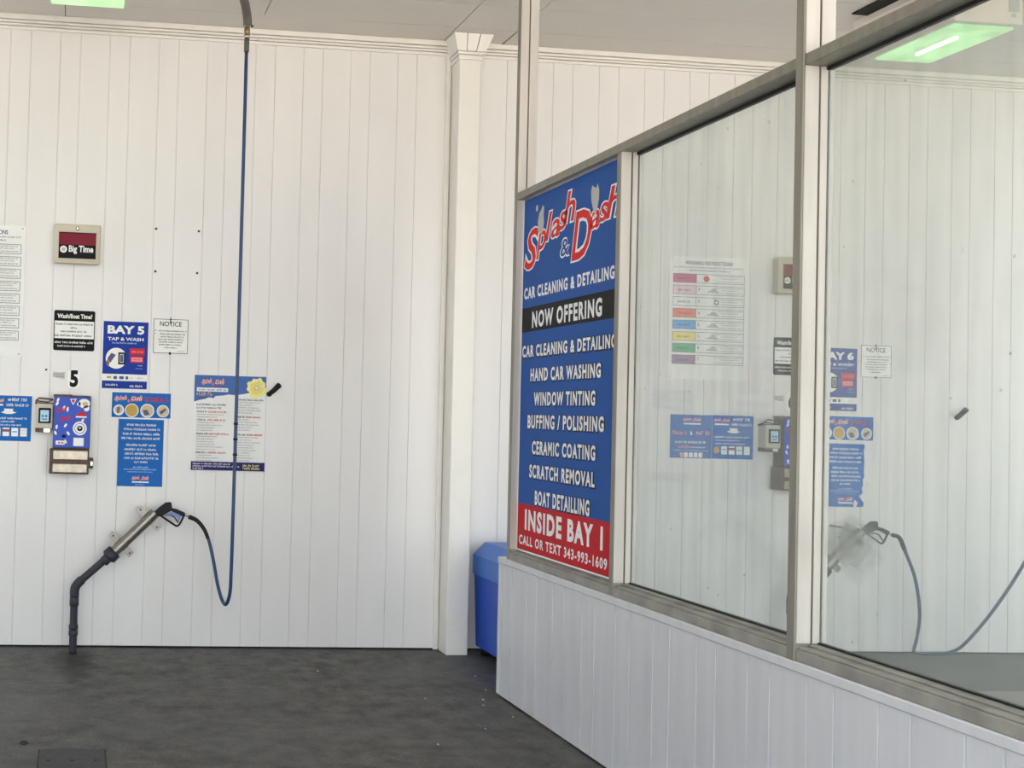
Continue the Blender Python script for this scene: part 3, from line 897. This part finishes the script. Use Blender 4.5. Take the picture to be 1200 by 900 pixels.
def pay_box(ox, label):
    root = empty('pay_box', (ox, 0, 1.08))
    tag(root, label, 'pay box', 'wall pay boxes')
    def B(m_, nm, m, par=None):
        o = m_.build(nm, m, root if par is None else par)
        if par is None:
            o.location = (0, 0, -1.08)
        return o
    B(MB().box(-0.133, -0.108, 1.236, 0.094, -0.0003, 1.566, 0.004, 1), 'upper_case', 'darkbox')
    d = B(MB().box(-0.130, -0.120, 1.246, 0.091, -0.107, 1.558, 0.003, 1), 'door', 'pay_blue')
    yy = -0.1206
    rnd = random.Random(4)
    blobs = [circ(x, z, 0.007, 2.0, 12, rnd.uniform(-0.7, 0.7)) for x, z in
             ((-0.108, 1.538), (-0.113, 1.515), (-0.048, 1.483), (0.046, 1.415), (-0.058, 1.382), (-0.112, 1.372), (-0.040, 1.334), (-0.118, 1.335), (-0.055, 1.283), (-0.07, 1.49))]
    tilt_flat(d, blobs, 'droplet', 'white', yy)
    tilt_flat(d, [[(-0.035, 1.545), (0.005, 1.548), (-0.015, 1.508)]], 'badge', 'white', yy)
    tilt_flat(d, [[(-0.028, 1.541), (-0.002, 1.543), (-0.015, 1.517)]], 'badge', 'red', yy - 0.0004)
    tilt_flat(d, [circ(0.052, 1.520, 0.036, 0.8), circ(0.020, 1.516, 0.012), circ(0.068, 1.49, 0.018)], 'foam_picture', 'white', yy)
    tilt_flat(d, [circ(0.058, 1.518, 0.018, 0.7)], 'foam_picture', 'tan', yy - 0.0004)
    def T(body, x0, z0, x1, z1, m, bold=0.03, sh=0.3):
        vs_, fs_ = text_mesh(body, bold, sh)
        mm = MB()
        mm.add([(x0 + (x1 - x0) * a, yy - 0.0006, z0 + (z1 - z0) * b + 0.012 * a) for a, b in vs_], fs_)
        mm.build('lettering', m, d, fix=False)
    T('Splash', -0.116, 1.452, -0.055, 1.492, 'red'); T('&', -0.052, 1.462, -0.040, 1.48, 'white'); T('Dash', -0.095, 1.405, -0.028, 1.436, 'red')
    tilt_flat(d, [rec(0.003, 1.432, 0.070, 1.441)], 'label_bar', 'white', yy)
    tilt_flat(d, [[(0.005, 1.441), (0.07, 1.443), (0.062, 1.468), (0.018, 1.464)]], 'label_bar', 'red', yy)
    tilt_flat(d, [circ(0.030, 1.366, 0.043)], 'target_emblem', 'white', yy)
    tilt_flat(d, [circ(0.030, 1.366, 0.033)], 'target_emblem', 'pay_blue', yy - 0.0004)
    tilt_flat(d, [circ(0.030, 1.366, 0.029)], 'target_emblem', 'white', yy - 0.0008)
    tilt_flat(d, [circ(0.030, 1.366, 0.017)], 'target_emblem', 'black', yy - 0.0012)
    tilt_flat(d, [circ(0.030, 1.369, 0.008)], 'target_emblem', 'lgrey', yy - 0.0016)
    tilt_flat(d, [circ(-0.066, 1.316, 0.013, 0.75)], 'slot_mark', 'black', yy)
    tilt_flat(d, [rec(-0.007, 1.257, 0.056, 1.308)], 'white_sticker', 'white', yy)
    tilt_flat(d, [rec(-0.115, 1.263, -0.060, 1.288)], 'white_sticker', 'white', yy)
    tilt_flat(d, [rec(-0.100, 1.270, -0.090, 1.280), rec(-0.085, 1.271, -0.066, 1.278)], 'sticker_mark', 'red', yy - 0.0004)
    m_ = MB()
    m_.box(-0.150, -0.112, 1.083, 0.092, -0.0003, 1.236, 0.003, 1)
    B(m_, 'lower_case', 'rust')
    m_ = MB()
    m_.box(-0.136, -0.114, 1.556, -0.02, -0.0003, 1.572, 0.002, 1); m_.box(-0.02, -0.110, 1.560, 0.09, -0.0003, 1.568, 0.002, 1)
    B(m_, 'hinge', 'rust')
    B(MB().box(-0.127, -0.119, 1.172, 0.084, -0.110, 1.228, 0.003, 1), 'cover_plate', 'steel_plate')
    B(MB().box(-0.129, -0.119, 1.093, 0.081, -0.110, 1.146, 0.003, 1), 'cover_plate', 'steel_plate')
    B(MB().box(0.090, -0.105, 1.120, 0.119, -0.03, 1.184, 0.004, 1), 'lock_box', 'darkbox')
    B(MB().box(0.100, -0.112, 1.136, 0.117, -0.104, 1.166, 0.003, 1), 'lock', 'chrome')
pay_box(0, 'blue stickered pay box on the open wall under the numeral 5')
pay_box(BAY - 0.01, 'pay box partly hidden by the middle mullion, seen through the glass')

def card_reader(ox, label):
    root = empty('card_reader', (ox, 0, 1.32))
    tag(root, label, 'card reader', 'wall card readers')
    def B(m_, nm, m, par=None):
        o = m_.build(nm, m, root if par is None else par)
        if par is None:
            o.location = (0, 0, -1.32)
        return o
    B(MB().box(-0.240, -0.088, 1.360, -0.1375, -0.0003, 1.512, 0.006, 2), 'case', 'cream')
    z = B(MB().box(-0.225, -0.098, 1.392, -0.150, -0.086, 1.486, 0.005, 2), 'bezel', 'black')
    tilt_flat(z, [rec(-0.214, 1.402, -0.162, 1.472)], 'screen', 'light_blue', -0.0984)
    tilt_flat(z, [circ(-0.199, 1.436, 0.007), circ(-0.178, 1.436, 0.007), rec(-0.205, 1.414, -0.172, 1.42)], 'screen_mark', 'plum', -0.0988)
    m_ = MB()
    m_.tube([(-0.246, -0.03, 1.515), (-0.243, -0.075, 1.530), (-0.225, -0.08, 1.546), (-0.139, -0.08, 1.540)], 0.005, 8)
    m_.tube([(-0.243, -0.075, 1.528), (-0.170, -0.08, 1.522), (-0.139, -0.08, 1.540)], 0.004, 8)
    m_.box(-0.245, -0.06, 1.505, -0.139, -0.0003, 1.518, 0.002, 1)
    B(m_, 'bracket', 'rust')
    m_ = MB()
    m_.box(-0.243, -0.070, 1.334, -0.190, -0.0003, 1.362, 0.003, 1)
    B(m_, 'lower_bracket', 'rust')
    B(MB().box(-0.193, -0.084, 1.334, -0.150, -0.0003, 1.361, 0.003, 1), 'card_slot', 'chrome')
card_reader(0, 'small cream card reader with lit screen left of the open bay pay box')
card_reader(BAY - 0.01, 'small card reader seen through the glass beside the mullion and twin posters')

# ------------------------------------------------------------------ pegs, screws
def peg(x, z, label, dx):
    root = empty('wall_peg', (x, 0, z))
    tag(root, label, 'peg', 'black wall pegs')
    MB().tube([(0, -0.0003, 0), (0, -0.012, 0.001)], 0.017, 16).build('base_plate', 'rubber', root)
    MB().tube([(0, -0.010, 0.001), (dx * 0.4, -0.03, 0.022), (dx, -0.065, 0.058)], [0.015, 0.016, 0.018], 16).build('shaft', 'rubber', root)
peg(1.226, 1.615, 'black rubber wall peg right of the price poster', 0.052)
peg(5.965, 1.600, 'black rubber wall peg seen through the right-hand glass pane', 0.016)
for i, (x, z) in enumerate(((0.472, 2.640), (0.744, 2.636), (0.475, 2.369), (0.741, 2.369))):
    m_ = MB().tube([(x, -0.0001, z), (x, -0.004, z), (x, -0.006, z)], [0.008, 0.007, 0.004], 12)
    o = m_.build('screw', 'screw')
    tag(o, ['rusty screw at the upper left of the empty square on the wall', 'rusty screw at the upper right of the empty square on the wall',
            'rusty screw at the lower left of the empty square on the wall', 'rusty screw at the lower right of the empty square on the wall'][i], 'screw', 'four rusty screws left in the wall')
tag(MB().tube([(-0.190, -0.0001, 1.725), (-0.190, -0.004, 1.725)], 0.007, 10).build('screw', 'screw'), 'single dark screw left of the grey tape and numeral 5', 'screw')

# ------------------------------------------------------------------ wand holders, guns, hoses
def holder(ox, label, plab, dz=0.0):
    YH = -0.17
    a, b = Vector((0.268, YH, 0.624 + dz)), Vector((0.506, YH, 0.862 + dz))
    d = (b - a).normalized()
    pn = Vector((d.z, 0, -d.x))            # across, towards lower right
    root = empty('wand_holder', (ox, 0, 0))
    tag(root, label, 'holder', 'steel wand holders')
    m_ = MB()
    m_.tube([a, b], 0.033, 28, False)
    m_.tube([b, a], 0.030, 28, False)
    o = m_.build('holder_tube', 'steel', root, fix=False)
    MB().tube([a + d * 0.004, a + d * 0.012], 0.0305, 24).build('end_cap', 'rubber', root)
    for t, e in ((0.285, 1), (0.285, -1), (0.055, 1), (0.055, -1)):
        c = a + d * t
        m_ = MB()
        # strap ear: a tab that leaves the side of the tube, with a bolt hole shown as a bolt head
        p0 = c + pn * e * 0.030
        p1 = c + pn * e * 0.092
        hw = 0.021
        q = [(p0 + d * hw), (p1 - pn * e * 0.006 + d * hw), (p1 + d * (hw - 0.007)), (p1 - d * (hw - 0.007)), (p1 - pn * e * 0.006 - d * hw), (p0 - d * hw)]
        m_.prism([(v.x, v.z) for v in q], YH + 0.012, YH + 0.018)
        m_.tube([(p1 - pn * e * 0.018) + Vector((0, 0.018, 0)), Vector((p1.x, -0.0003, p1.z)) - pn * e * 0.018], 0.008, 10)
        m_.build('mounting_ear', 'steel', root)
        k = p1 - pn * e * 0.018
        MB().tube([(k.x, YH + 0.014, k.z), (k.x, YH + 0.009, k.z)], 0.006, 8).build('bolt', 'rubber', root)
    for t in (0.285, 0.055):
        c = a + d * t
        MB().tube([c - d * 0.021, c + d * 0.021], 0.0342, 28, False).build('strap', 'steel', root)
    # the drain pipe glued into the tube's lower end
    q = [(0.029, -0.172, 0.0), (0.029, YH, 0.12), (0.029, YH, 0.37), (0.031, YH, 0.395), (0.042, YH, 0.418), (0.060, YH, 0.436), (0.186, YH, 0.550 + dz), (0.226, YH, 0.586 + dz)]
    pr_ = empty('drain_pipe', (ox, 0, 0))
    tag(pr_, plab, 'pipe', 'black drain pipes')
    MB().tube(spline(q, 6), 0.0235, 20).build('pipe', 'abs', pr_)
    MB().tube([(0.029, YH, 0.105), (0.029, YH, 0.11), (0.029, YH, 0.138), (0.029, YH, 0.142)], [0.024, 0.0285, 0.0285, 0.024], 20).build('collar', 'abs', pr_)
    MB().tube([(0.029, YH, 0.143), (0.029, YH, 0.147), (0.029, YH, 0.172), (0.029, YH, 0.176)], [0.024, 0.0285, 0.0285, 0.024], 20).build('collar', 'abs', pr_)
    MB().tube([(0.029, YH, 0.285), (0.029, YH, 0.29), (0.029, YH, 0.338), (0.029, YH, 0.342)], [0.024, 0.0285, 0.0285, 0.024], 20).build('collar', 'abs', pr_)
    MB().tube(spline([(0.029, YH, 0.346), (0.029, YH, 0.375), (0.033, YH, 0.398), (0.046, YH, 0.420), (0.072, YH, 0.447)], 6), 0.0285, 20).build('elbow', 'abs', pr_)
    MB().tube([a - d * 0.10, a - d * 0.095, a - d * 0.068, a - d * 0.06], [0.026, 0.031, 0.031, 0.031], 20).build('collar', 'abs', pr_)
    MB().tube([a - d * 0.066, a - d * 0.055, a - d * 0.048, a - d * 0.006, a - d * 0.001], [0.030, 0.046, 0.049, 0.047, 0.038], 10).build('hex_adapter', 'abs', pr_)
holder(0, 'stainless wand holder tube with four ears on the open bay wall', 'black drain pipe rising from the floor into the open bay wand holder')
holder(4.643, 'stainless wand holder tube seen blurred through the right-hand glass pane', 'black drain pipe under the glass-side wand holder, behind the mullion', -0.028)

def gun(ox, oz, label, trig):
    YG = -0.185
    root = empty('spray_gun', (ox, 0, oz))
    tag(root, label, 'spray gun', 'spray guns in the wand holders')
    hy = 0.017
    def soft(poly, y0, y1, bev):
        m_ = MB(); m_.prism(poly, y0, y1)
        b = bmesh.new()
        me = bpy.data.meshes.new('tmp'); me.from_pydata(m_.v, [], m_.f); b.from_mesh(me); bpy.data.meshes.remove(me)
        bmesh.ops.recalc_face_normals(b, faces=b.faces[:])
        bmesh.ops.bevel(b, geom=b.edges[:], offset=bev, segments=2, affect='EDGES', profile=0.5)
        return MB().take(b, False)
    soft([(0.500, 0.869), (0.530, 0.898), (0.570, 0.928), (0.603, 0.930), (0.608, 0.893), (0.600, 0.876), (0.565, 0.856), (0.543, 0.842), (0.520, 0.843)], YG - hy, YG + hy, 0.005).build('body', 'rubber', root)
    soft([(0.596, 0.897), (0.640, 0.888), (0.672, 0.874), (0.688, 0.870), (0.692, 0.850), (0.678, 0.842), (0.650, 0.858), (0.598, 0.878)], YG - hy + 0.002, YG + hy - 0.002, 0.005).build('grip', 'rubber', root)
    g_ = spline([(0.538, YG, 0.848), (0.585, YG, 0.818), (0.632, YG, 0.788), (0.648, YG, 0.787), (0.660, YG, 0.800), (0.684, YG, 0.850)], 6)
    MB().tube(g_, 0.0062, 10).build('trigger_guard', 'rubber', root)
    if trig:
        soft([(0.552, 0.852), (0.590, 0.862), (0.618, 0.874), (0.668, 0.853), (0.660, 0.825), (0.652, 0.812), (0.640, 0.836), (0.618, 0.850), (0.592, 0.852), (0.568, 0.842)], YG - 0.008, YG + 0.008, 0.002).build('trigger', 'trigger', root)
    MB().tube(spline([(0.572, YG, 0.846), (0.600, YG, 0.850), (0.625, YG, 0.838), (0.650, YG, 0.804)], 6), 0.0042, 8).build('trigger_bar', 'rubber', root)
    MB().tube([(0.515, YG + 0.003, 0.869), (0.36, YG + 0.014, 0.716)], 0.010, 10).build('lance', 'rubber', root)
    MB().tube([(0.684, YG, 0.858), (0.694, YG, 0.853), (0.703, YG, 0.848), (0.716, YG, 0.842)], [0.0085, 0.0085, 0.0065, 0.0065], 12).build('swivel', 'chrome', root)
gun(0, 0, 'black spray gun with blue trigger resting in the open bay wand holder', True)
gun(4.643, -0.028, 'black spray gun in the wand holder seen through the glass', False)

HR = 0.0105
root = empty('pressure_hose', (0.937, -0.5, 0.35))
tag(root, 'blue pressure hose hanging straight down in the open bay, looping to the spray gun', 'hose')
inv = Vector((-0.937, 0.5, -0.35))
YG = -0.185
hp = [(0.714, YG, 0.843), (0.765, YG, 0.820), (0.812, YG - 0.01, 0.765), (0.842, YG - 0.03, 0.690), (0.866, YG - 0.07, 0.58), (0.886, YG - 0.14, 0.45), (0.904, YG - 0.23, 0.372), (0.920, YG - 0.29, 0.362),
      (0.934, YG - 0.325, 0.43), (0.937, -0.52, 0.55), (0.937, -0.535, 0.9), (0.937, -0.545, 1.6), (0.937, -0.55, 2.6), (0.937, -0.55, 3.64)]
MB().tube([Vector(p) + inv for p in spline(hp, 10)], HR, 12).build('hose_line', 'hose', root)
sr_ = spline(hp[:4], 10)
MB().tube([Vector(p) + inv for p in sr_[:28]], [0.014 - 0.0001 * k for k in range(28)], 12).build('strain_relief', 'rubber', root)
MB().tube([Vector(p) + inv for p in ((0.937, -0.55, 3.62), (0.937, -0.55, 3.70))], 0.0155, 14).build('sleeve', 'sleeve', root)
MB().tube([Vector(p) + inv for p in ((0.937, -0.55, 3.700), (0.937, -0.55, 3.717))], 0.019, 14).build('clamp', 'chrome', root)
MB().tube([Vector(p) + inv for p in ((0.937, -0.55, 3.715), (0.937, -0.55, 3.745), (0.937, -0.55, 3.775))], [0.014, 0.018, 0.014], 10).build('fitting', 'brass', root)
for z in (0.95, 1.03, 1.13, 1.24, 1.33, 1.42):
    MB().tube([Vector((0.937, -0.5385 - (z - 0.9) * 0.009, z)) + inv, Vector((0.937, -0.5385 - (z - 0.9) * 0.009, z + 0.012)) + inv], 0.0135, 10).build('hose_band', 'rubber', root) if z > 1.2 else None

root = empty('hose_boom', (0.6, -1.9, H))
tag(root, 'grey sleeved ceiling boom that carries the blue hose in the open bay', 'boom')
inv = Vector((-0.6, 1.9, -H))
bp_ = [(0.938, -0.55, 3.772), (0.938, -0.552, 3.800), (0.928, -0.575, 3.842), (0.905, -0.64, 3.880), (0.868, -0.76, 3.896), (0.80, -1.05, 3.896), (0.6, -1.9, 3.893)]
MB().tube([Vector(p) + inv for p in spline(bp_, 8)], 0.026, 16).build('arm', 'sleeve', root)
MB().tube([Vector(p) + inv for p in ((0.938, -0.55, 3.768), (0.938, -0.55, 3.790))], 0.021, 14).build('clamp', 'chrome', root)
MB().tube([Vector(p) + inv for p in ((0.958, -0.55, 3.775), (0.972, -0.55, 3.775))], 0.007, 8).build('clamp_screw', 'rubber', root)
MB().tube([Vector(p) + inv for p in ((0.6, -1.9, 3.86), (0.6, -1.9, 3.93), (0.6, -1.9, 3.931), (0.6, -1.9, H - 0.0005))], [0.035, 0.035, 0.07, 0.07], 18).build('pivot', 'steel', root)

root = empty('pressure_hose', (5.8, -0.5, 0))
tag(root, 'blue pressure hose behind the glass, sagging to the floor and rising at right', 'hose')
inv = Vector((-5.8, 0.5, 0))
hp = [(5.357, -0.185, 0.815), (5.407, -0.19, 0.796), (5.446, -0.19, 0.715), (5.53, -0.18, 0.530), (5.590, -0.15, 0.300), (5.612, -0.10, 0.12), (5.63, -0.055, 0.030), (5.69, -0.040, 0.0115), (5.80, -0.036, 0.0115),
      (5.90, -0.045, 0.020), (5.965, -0.10, 0.096), (6.066, -0.22, 0.35), (6.18, -0.33, 0.68), (6.245, -0.42, 1.0), (6.30, -0.52, 1.5), (6.35, -0.56, 2.4), (6.37, -0.58, 3.65)]
MB().tube([Vector(p) + inv for p in spline(hp, 10)], HR, 12).build('hose_line', 'hose', root)
MB().tube([Vector(p) + inv for p in spline(hp[:3], 10)], 0.0135, 12).build('strain_relief', 'rubber', root)
MB().tube([Vector(p) + inv for p in ((6.37, -0.58, 3.65), (6.37, -0.58, 3.77))], 0.017, 12).build('fitting', 'brass', root)
root = empty('hose_boom', (5.9, -2.0, H))
tag(root, 'grey sleeved ceiling boom beyond the glass, out of the picture at upper right', 'boom')
inv = Vector((-5.9, 2.0, -H))
MB().tube([Vector(p) + inv for p in spline([(6.37, -0.58, 3.772), (6.37, -0.585, 3.80), (6.36, -0.62, 3.85), (6.33, -0.72, 3.89), (6.2, -1.1, 3.896), (5.9, -2.0, 3.893)], 8)], 0.026, 14).build('arm', 'sleeve', root)
MB().tube([Vector(p) + inv for p in ((5.9, -2.0, 3.86), (5.9, -2.0, 3.93), (5.9, -2.0, 3.931), (5.9, -2.0, H - 0.0005))], [0.035, 0.035, 0.07, 0.07], 18).build('pivot', 'steel', root)

# ------------------------------------------------------------------ ceiling lamps
def lamp(x0, x1, y0, y1, label):
    root = empty('ceiling_lamp', ((x0 + x1) / 2, (y0 + y1) / 2, H))
    tag(root, label, 'lamp', 'ceiling lamps')
    cx, cy = (x0 + x1) / 2, (y0 + y1) / 2
    def B(m_, nm, m):
        o = m_.build(nm, m, root); o.location = (-cx, -cy, -H); return o
    B(MB().box(x0 - 0.012, y0 - 0.02, 3.785, x1 + 0.012, y1 + 0.004, H - 0.0003, 0.006, 2), 'housing', 'housing')
    B(MB().box(x0 + 0.012, y0 + 0.012, 3.768, x1 - 0.012, y1 - 0.012, 3.786, 0.008, 2), 'lens', 'lamp')
    B(MB().tube([(cx - 0.04, y0 + 0.16, 3.762), (cx - 0.04, y1 - 0.18, 3.762)], 0.014, 10), 'bright_tube', 'tube')
    m_ = MB()
    m_.box(x1 + 0.010, cy - 0.06, 3.80, x1 + 0.055, cy + 0.18, 3.90, 0.004, 1)
    B(m_, 'side_bracket', 'housing')
    B(MB().box(x1 - 0.075, y0 - 0.023, 3.855, x1 - 0.012, y0 - 0.018, 3.93, 0.001, 1), 'label_plate', 'lgrey')
    B(MB().box(x1 - 0.055, y0 - 0.023, 3.825, x1 - 0.03, y0 - 0.018, 3.847, 0.001, 1), 'label_plate', 'lgrey')
lamp(-0.222, 0.214, -1.325, -0.70, 'green glowing ceiling lamp cut by the top edge above the open bay')
lamp(4.800, 5.190, -1.300, -0.66, 'green glowing ceiling lamp seen through the glass at upper right')

root = empty('ceiling_band', (4.49, -1.6, H))
tag(root, 'black ceiling slot with white edge strip, above the rail at upper right', 'vent')
o = MB().box(-0.03, -0.9, -0.010, 0.068, 0.66, -0.0003).build('band', 'dark_gap', root)  # flat black band laid on the ceiling beside the white strip
MB().box(0.068, -0.9, -0.045, 0.116, 0.78, -0.0003, 0.002, 1).build('edge_strip', 'housing', root)

# ------------------------------------------------------------------ blue bin behind the low wall
root = empty('storage_bin', (2.86, -0.52, 0))
tag(root, 'blue plastic storage bin with chamfered lid behind the end of the low wall', 'bin')
x0, x1, y0, y1 = -0.29, 0.29, -0.42, 0.46
m_ = MB()
t = 0.022
zz = [0.05, 0.52]
lo = [(x0 + t, y0 + t), (x1 - t, y0 + t), (x1 - t, y1 - t), (x0 + t, y1 - t)]
hi = [(x0 + 0.008, y0 + 0.008), (x1 - 0.008, y0 + 0.008), (x1 - 0.008, y1 - 0.008), (x0 + 0.008, y1 - 0.008)]
m_.add([(a, b, zz[0]) for a, b in lo] + [(a, b, zz[1]) for a, b in hi], [(3, 2, 1, 0), (0, 1, 5, 4), (1, 2, 6, 5), (2, 3, 7, 6), (3, 0, 4, 7), (4, 5, 6, 7)])
m_.build('body', 'binbody', root)
b = MB()
c = 0.055
rings = [([(x0, y0), (x1, y0), (x1, y1), (x0, y1)], 0.505), ([(x0, y0), (x1, y0), (x1, y1), (x0, y1)], 0.628), ([(x0 + c, y0 + c), (x1 - c, y0 + c), (x1 - c, y1 - c), (x0 + c, y1 - c)], 0.712)]
vs = [(p[0], p[1], z) for r_, z in rings for p in r_]
fs = [(3, 2, 1, 0), (8, 9, 10, 11)] + [(k * 4 + i, k * 4 + (i + 1) % 4, k * 4 + 4 + (i + 1) % 4, k * 4 + 4 + i) for k in (0, 1) for i in range(4)]
b.add(vs, fs)
b.build('lid', 'binlid', root)
for sx in (x0 + 0.07, x1 - 0.07):
    for sy in (y0 + 0.07, y1 - 0.07):
        MB().tube([(sx, sy, 0), (sx, sy, 0.052)], 0.03, 12).build('foot', 'rubber', root)

# ------------------------------------------------------------------ floor fittings and litter
root = empty('floor_cover', (0.032, -2.23, 0))
tag(root, 'dark square iron cover set in the floor at the lower left', 'cover')
MB().box(-0.138, -0.15, -0.01, 0.138, 0.15, 0.006, 0.002, 1).build('plate', 'iron', root)
m_ = MB()
for a in ((-0.146, -0.158, -0.138, 0.158), (0.138, -0.158, 0.146, 0.158), (-0.146, 0.15, 0.146, 0.158), (-0.146, -0.158, 0.146, -0.15)):
    m_.box(a[0], a[1], -0.01, a[2], a[3], 0.004)
m_.build('rim', 'gasket', root)
for x in (-0.10, 0.0, 0.10):
    MB().tube([(x, -0.0, 0.0055), (x, 0, 0.0075)], 0.009, 10).build('bolt_hole', 'gasket', root)
m_ = MB().tube([(-0.181 + 0.017 * math.cos(k * PI / 12), -1.972 + 0.017 * math.sin(k * PI / 12), 0.003) for k in range(25)], 0.004, 8)
tag(m_.build('washer_ring', 'iron'), 'small dark ring lying on the floor left of the iron cover', 'ring')
rnd = random.Random(8)
for (x, y) in ((2.36, -0.70), (2.42, -0.93), (2.30, -1.02), (2.21, -1.22), (2.17, -1.33), (2.24, -1.55), (2.02, -1.75), (1.9, -1.2), (1.7, -2.0), (1.45, -0.6)):
    r_ = rnd.uniform(0.004, 0.008)
    n = 6
    top = [(x + r_ * rnd.uniform(0.6, 1.2) * math.cos(2 * PI * k / n), y + r_ * rnd.uniform(0.6, 1.2) * math.sin(2 * PI * k / n)) for k in range(n)]
    o = MB().prism(top, 0, 0.004, 'xy').build('paint_chip', 'chip')
    tag(o, 'tiny pale chip lying on the dark floor near the low wall', 'chip', 'pale chips scattered on the floor')

# ------------------------------------------------------------------ big banner in the partition frame
XB = XP + 0.042
ya, yb, za, zb = -1.247, -2.40, 0.806, 2.672
place = Matrix(((0, 0, -1, XB), (-1, 0, 0, (ya + yb) / 2), (0, 1, 0, (za + zb) / 2), (0, 0, 0, 1)))
yb2 = -2.338
s = Sign('banner', 'tall blue and red banner listing car cleaning services, framed in the partition', 'banner', ya, yb2, za, zb, 'banner_blue', 0.004, place=Matrix(((0, 0, -1, XB), (-1, 0, 0, (ya + yb2) / 2), (0, 1, 0, (za + zb) / 2), (0, 0, 0, 1))))
s.w, s.h = abs(yb2 - ya), zb - za
bm_ = MB(); bm_.prism([s.P(*q) for q in ((0, 0), (1, 0), (1, 1), (0, 1))], 0, 0.004, 'xy')
old = s.o.data
tmp = bm_.build('tmp', 'banner_blue')
s.o.data = tmp.data
bpy.data.objects.remove(tmp)
def U(y): return (ya - y) / s.w
def V(z): return (zb - z) / s.h
s.rects('black_band', 'banner_black', [(0, V(2.093), 1, V(1.964))])
s.rects('red_panel', 'banner_red', [(0, V(1.056), 1, 1)])
s.rects('white_edge', 'banner_white', [(0, V(0.814), 1, 1)])
def row(t_, y0, y1, z0, z1, bold=0.04, shadow=True, m='banner_white'):
    s.k = 4
    if shadow:
        s.text('banner_black', t_, U(y0) - 0.004, V(z1) - 0.002, U(y1) + 0.010, V(z0) + 0.004, bold + 0.04, 0, 'lettering_shadow', 0, 1.22)
    s.k = 5
    s.text(m, t_, U(y0), V(z1), U(y1), V(z0), bold, 0, 'lettering', 0, 1.22)
row('CAR CLEANING & DETAILING', -1.270, -2.262, 2.139, 2.201, 0.04, False)
row('NOW OFFERING', -1.380, -2.150, 1.980, 2.068, 0.04, False)
row('CAR CLEANING & DETAILING', -1.262, -2.290, 1.829, 1.893)
row('HAND CAR WASHING', -1.374, -2.152, 1.700, 1.769)
row('WINDOW TINTING', -1.423, -2.103, 1.573, 1.644)
row('BUFFING / POLISHING', -1.350, -2.190, 1.454, 1.526)
row('CERAMIC COATING', -1.412, -2.114, 1.321, 1.392)
row('SCRATCH REMOVAL', -1.386, -2.114, 1.198, 1.269)
row('BOAT DETAILLING', -1.461, -2.068, 1.062, 1.138)
row('INSIDE BAY 1', -1.342, -2.203, 0.922, 1.032, 0.045, False)
row('CALL OR TEXT 343-993-1609', -1.273, -2.247, 0.841, 0.893, 0.03, False)
# red script logo, letter by letter along a rising baseline
def letter(ch, y0, y1, z0, z1, sh=0.25, red='logo_red', edge='banner_white', b=0.012):
    ew, ez = 0.008, 0.008
    s.k = 6
    s.text(edge, ch, U(y0 + ew), V(z1 + ez), U(y1 - ew), V(z0 - ez), b + 0.04, sh, 'logo_edge')
    s.k = 7
    s.text(red, ch, U(y0), V(z1), U(y1), V(z0), b, sh, 'logo_letter')
letter('S', -1.265, -1.44, 2.295, 2.508)
letter('p', -1.415, -1.53, 2.335, 2.480)
letter('l', -1.520, -1.60, 2.415, 2.560)
letter('a', -1.590, -1.69, 2.420, 2.510)
letter('s', -1.675, -1.77, 2.445, 2.535)
letter('h', -1.735, -1.86, 2.470, 2.622)
letter('D', -1.825, -2.03, 2.272, 2.505)
letter('a', -2.020, -2.11, 2.395, 2.480)
letter('s', -2.105, -2.19, 2.415, 2.500)
letter('h', -2.170, -2.31, 2.420, 2.560)
s.k = 8
letter('&', -1.705, -1.80, 2.310, 2.395, 0.1, 'banner_blue')
s.k = 9
def blob(cy, cz, pts):
    return [(U(cy - a), V(cz + b)) for a, b in pts]
s.shapes('bubble', 'lgrey', [blob(-1.462, 2.53, [(-0.030, -0.05), (-0.036, 0.0), (-0.020, 0.045), (0.002, 0.058), (0.022, 0.080), (0.040, 0.066), (0.034, 0.030), (0.040, -0.01), (0.032, -0.055), (0.0, -0.068)]),
                             blob(-2.062, 2.53, [(-0.036, 0.0), (-0.040, 0.045), (-0.030, 0.072), (-0.008, 0.060), (0.012, 0.052), (0.024, 0.072), (0.040, 0.040), (0.040, -0.005), (0.022, -0.050), (0.004, -0.075), (-0.014, -0.05)])])
s.discs('bubble', 'lgrey', [(U(-1.413), V(2.606), 0.014, 1.25)])
